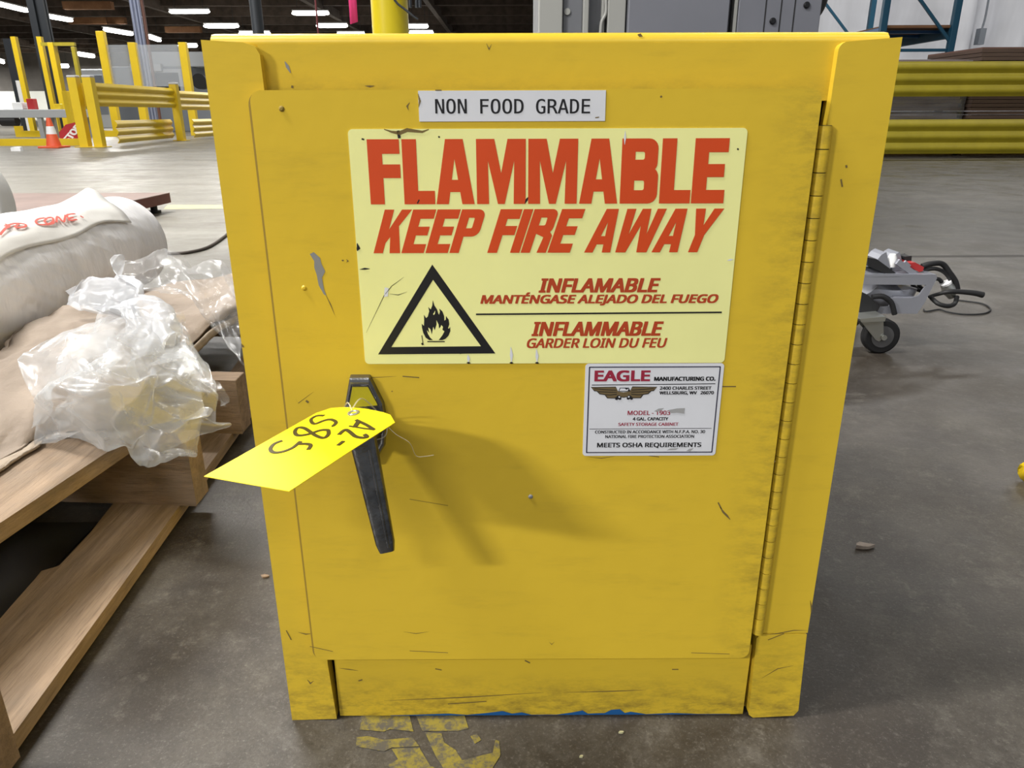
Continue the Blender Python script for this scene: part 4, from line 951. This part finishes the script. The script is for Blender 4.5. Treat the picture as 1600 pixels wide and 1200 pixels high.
q = at(56, 30, 20.9); lift(MB().box(q.x-.16, q.x+.02, 20.9, 21.1, 0, CZ).box(q.x+.12, q.x+.26, 20.9, 21.1, 0, CZ).box(q.x-.16, q.x+.26, 20.98, 21.02, 0, CZ).build('steel_column', M['steel_dark']), 'dark twin steel column rising to the roof at the upper left', 'column')
q = at(20, 110, 22.3); lift(MB().box(q.x-.1, q.x+.1, 22.3, 22.5, 0, at(20, 60, 22.3).z).build('machine_mast', M['steel_dark']), 'dark machine mast behind the leftmost yellow post', 'mast')
q = at(216, 40, 22); sl = MB(); q2 = at(35, 145, 21.9); sl.cyl((q2.x, 21.9, at(35, 162, 21.9).z), (q2.x, 21.9, at(35, 126, 21.9).z), .11, 16).box(q2.x-.05, q2.x+.05, 21.85, 21.95, 0, at(35, 162, 21.9).z)
lift(sl.build('white_tube', M['white']), 'white upright tube between the leftmost yellow post and the dark mast', 'tube')
for px, py, sz, m, lb in ((49, 160, .16, 'stop', 'small red control box above the grey conveyor'), (90, 177, .14, 'safety', 'small yellow control box above the grey conveyor'), (28, 168, .22, 'white', 'small white box on the grey conveyor at the left')):
    q2 = at(px, 171, 17.7); h_ = at(px, py, 17.7).z; lift(MB().box(q2.x-sz/2, q2.x+sz/2, 17.7, 17.7+sz, q2.z, max(q2.z+.12, h_+sz/2)).build('control_box', M[m], bevel=.01), lb, 'box')
cdt = thing('conduit_bundle', 'bluish conduit bundle rising to the roof behind the safety screen', 'conduit', (q.x, 22, 0))
for i, dx in enumerate((-.10, 0, .09)): MB().cyl((q.x+dx, 22, 0), (q.x+dx, 22, CZ), .045, 12).build('conduit', M['steel_blue'], cdt)
MB().cyl((q.x+.2, 22, 0), (q.x+.2, 22, CZ), .04, 12).build('conduit', mat('copper_pipe', (.16, .07, .05), .5), cdt)
cv = thing('conveyor', 'grey roller conveyor with legs far left behind the orange cone', 'conveyor', tuple(at(60, 200, 17.5).xy)+(0,))
zc0, zc1 = at(60, 184, 17.5).z, at(60, 171, 17.5).z
MB().box(gx(-30, 17.5), gx(118, 17.5), 17.5, 18.2, zc0, zc1).build('bed', M['bmach'], cv, bevel=.01)
for px in (45, 104): MB().box(gx(px, 17.5)-.05, gx(px, 17.5)+.05, 17.55, 17.65, 0, zc0).build('leg', M['bmach'], cv); MB().box(gx(px, 17.5)-.05, gx(px, 17.5)+.05, 18.05, 18.15, 0, zc0).build('leg', M['bmach'], cv)
q = at(15, 189, 17.6); MB().tube([V((q.x-.18, 17.6, q.z)), V((q.x+.18, 17.6, q.z))], .11, 20).build('motor', M['black'], cv)
bm = thing('packing_machine', 'pale grey packing machine with a framed window behind the safety screen', 'machine', tuple(at(250, 180, 24).xy)+(0,))
zz = lambda py, Y=24: at(250, py, Y).z
MB().box(gx(172, 24), gx(300, 24), 24, 26, 0, zz(104)).build('body', M['bmach2'], bm, bevel=.02)
MB().box(gx(212, 24), gx(340, 24), 24.2, 26, zz(104), zz(80)).build('hood', M['bmach'], bm, bevel=.03)
MB().box(gx(232, 24), gx(287, 24), 23.9, 24, zz(148), zz(108)).build('window_frame', M['bmach'], bm, bevel=.02)
MB().box(gx(238, 24), gx(281, 24), 23.87, 23.9, zz(143), zz(114)).build('window_pane', M['steel_dark'], bm)
MB().box(gx(210, 24), gx(258, 24), 23.8, 24, zz(112), zz(100)).build('cover', M['bmach'], bm, bevel=.02)
q = at(311, 127, 23.6); MB().tube([V((q.x, 23.6, q.z)), V((q.x, 23.9, q.z))], .22, 24).build('black_reel', M['black'], bm)
pm = thing('pale_cabinet', 'pale grey machine housing at the far left beyond the conveyor', 'machine', tuple(at(140, 180, 30).xy)+(0,))
MB().box(gx(128, 30), gx(165, 30), 30, 31, 0, at(140, 108, 30).z).build('housing', M['bmach'], pm, bevel=.03)
MB().box(gx(130, 30), gx(160, 30), 29.97, 30, .5, at(140, 118, 30).z).build('door', M['bmach2'], pm)

# ------------------------------------------------------------------ ceiling lights
def light(label, px0, py0, px1, py1, zl=LAMP_Z):
    yaw_len = abs(px1-px0); mx_, my_ = (px0+px1)/2, (py0+py1)/2
    z = zl; c = onz(mx_, my_, z)
    if c.y > 86 or c.y < 0: c = at(mx_, my_, 84.0); z = c.z
    dist = (c-CAM).dot(_f); L = max(1.4, yaw_len*dist/F); tilt = py1-py0
    a0, a1 = onz(px0, py0, z), onz(px1, py1, z); yw = math.atan2(max(-2.6, min(2.6, a1.y-a0.y)), a1.x-a0.x) if abs(tilt) > 3 else 0
    if yw: L = min(3.2, L/max(.35, math.cos(yw)))
    t_ = thing('high_bay_light', label, 'ceiling light', (c.x, c.y, z), 'lit high-bay lights under the roof')
    Rz = Matrix.Translation(V((c.x, c.y, z)))@Matrix.Rotation(yw, 4, 'Z')
    dp = max(.10, 6.5*dist/F*.9)
    ln = MB(); h2 = L/2
    secs = [(-h2, .35), (-h2*.92, .8), (-h2*.75, 1), (h2*.75, 1), (h2*.92, .8), (h2, .35)]
    rows_ = [[Rz@V((x, .17*s_*math.cos(a), -dp/2+dp/2*s_*math.sin(a))) for a in [2*math.pi*j/12 for j in range(13)]] for x, s_ in secs]
    ln.grid(rows_); ln.tri(rows_[0][:-1]); ln.tri(rows_[-1][:-1]); ln.build('diffuser', M['lens'], t_)
    MB().box(-h2*.96, h2*.96, -.18, .18, 0, .07, 0, Rz).build('housing', M['white_steel'], t_)
    for s_ in (-.7, .7): MB().cyl(Rz@V((h2*s_, 0, .07)), Rz@V((h2*s_, 0, CZ-z)), .012, 6).build('hanger', M['steel_dark'], t_)
for lb, *pp in (('lit ceiling light in the top left corner, left of the dark twin column', -8, 2, 42, 14), ('lit ceiling light just right of the dark twin column', 61, 20, 106, 28),
        ('lit ceiling light between the dark twin column and the bluish conduit', 165, 43, 205, 50), ('lit ceiling light just right of the bluish conduit bundle', 227, 53, 254, 61),
        ('small lit ceiling light seen inside the yellow gate frame, upper one', 121, 81, 147, 85), ('small lit ceiling light seen inside the yellow gate frame, lower one', 88, 99, 105, 101),
        ('lit ceiling light at the left photo edge, lowest on that edge', -14, 90, 15, 95), ('large lit ceiling light right of the conduit, highest in that corner', 264, 15, 327, 15),
        ('lit ceiling light just left of the slim black pole, upper one', 318, 37.5, 373, 37.5), ('lit ceiling light right behind the slim black pole', 373, 49, 422, 49),
        ('lit ceiling light crossed by the thin dark red cord', 456, 17.5, 514, 17.5), ('lit ceiling light between the red cord and the pink tape', 494, 37, 543, 37),
        ('lit ceiling light just below the pink tape, touching the cabinet top', 526, 50, 570, 50), ('small lit ceiling light right of the yellow column, upper one', 639, 38, 665, 38),
        ('small lit ceiling light right of the yellow column, lower one', 639, 48, 677, 48), ('lit ceiling light above the clear safety screen, touching the cabinet corner', 278, 67, 308, 69)):
    light(lb, *pp)

# ------------------------------------------------------------------ right background: cardboard and rack
def stack(label, x0, x1, y0, y1, h, wrapped, seed):
    t_ = thing('cardboard_stack', label, 'cardboard', ((x0+x1)/2, (y0+y1)/2, 0)); random.seed(seed)
    pl = MB(); 
    for k in range(3): pl.box(x0, x1, y0+(y1-y0-.1)*k/2, y0+(y1-y0-.1)*k/2+.1, 0, .10)
    pl.box(x0, x1, y0, y1, .10, .125); pl.build('pallet', M['wood_x'], t_)
    sh_ = MB(); z = .125
    while z < h-.03:
        d1 = random.uniform(-.012, .012); sh_.box(x0+.02+d1, x1-.02+d1, y0+.02+random.uniform(-.01, .01), y1-.02, z, z+.038); z += .043
    sh_.box(x0+.02, x1-.02, y0+.02, y1-.02, z-.005, z+.012, 1)
    sh_.build('flat_boxes', [M['card'], M['card_top']], t_)
    if wrapped:
        G = surface([[V((x0+.0, y0+.0, zq)), V(((x0+x1)/2, y0-.01, zq)), V((x1, y0, zq)), V((x1+.01, y0+.3, zq)), V((x1, y1, zq))] for zq in (.10, .4, .75, h-.02)], 40, 60, crease(.008, 10, 10, 3))
        MB().grid(G).build('stretch_wrap', M['wrap'], t_)
stack('film wrapped stack of flat brown boxes behind the right guard rail, next to the cabinet', 3.9, 5.42, 9.0, 10.2, 1.10, True, 1)
stack('dark stack of flat brown boxes behind the right guard rail at the photo edge', 5.5, 7.2, 8.95, 10.2, 1.20, False, 2)
rk = thing('pallet_rack', 'blue steel pallet rack with plywood shelf by the white wall on the right', 'rack', (5.7, 12.3, 0))
xa, xb = at(1385, 20, 11).x, at(1497, 20, 11).x
for fy in (11.0, 13.7):
    for x, m in ((xa, 'rack_blue'), (xb, 'rack_blue')): MB().box(x-.045, x+.045, fy, fy+.08, 0, 3.4).build('upright', M[m], rk, bevel=.006)
    for z0, z1 in ((.35, 1.32), (2.45, 1.42), (2.45, 3.3)):
        MB().bar((xa, fy+.04, z0 if z0 < z1 else z0), (xb, fy+.04, z1), .03, .04).build('brace', M['rack_blue'], rk)
    for z in (1.33, .3, 2.5): MB().bar((xa, fy+.04, z), (xb, fy+.04, z), .03, .04).build('brace', M['rack_blue'], rk)
zs_ = at(1400, 38, 11).z
for x, m in ((xa-.02, 'rack_bright'), (xb+.02, 'rack_blue')):
    for z in (zs_-.06, 2.9): MB().box(x-.03, x+.03, 11.05, 13.75, z-.11, z+.02).build('shelf_beam', M[m], rk, bevel=.004)
for k in range(4): MB().box(xa, xb, 11.3+k*.65, 11.36+k*.65, zs_-.09, zs_-.05).build('cross_bar', M['rack_bright'], rk)
MB().box(xa+.03, xb+.02, 11.05, 13.7, zs_-.04, zs_-.005).build('shelf_board', M['board'], rk)
q = at(1531, 55, 16.0); cd_ = MB(); cd_.tube(spline([at(1548, -20, 15.95), at(1540, 25, 15.95), at(1533, 50, 15.95)], 12), .02, 8).box(q.x-.06, q.x+.06, 15.9, 16.06, q.z-.18, q.z+.12)
lift(cd_.build('wall_outlet', M['bmach2']), 'grey electrical box with conduit on the white wall right of the blue rack', 'electrical box')
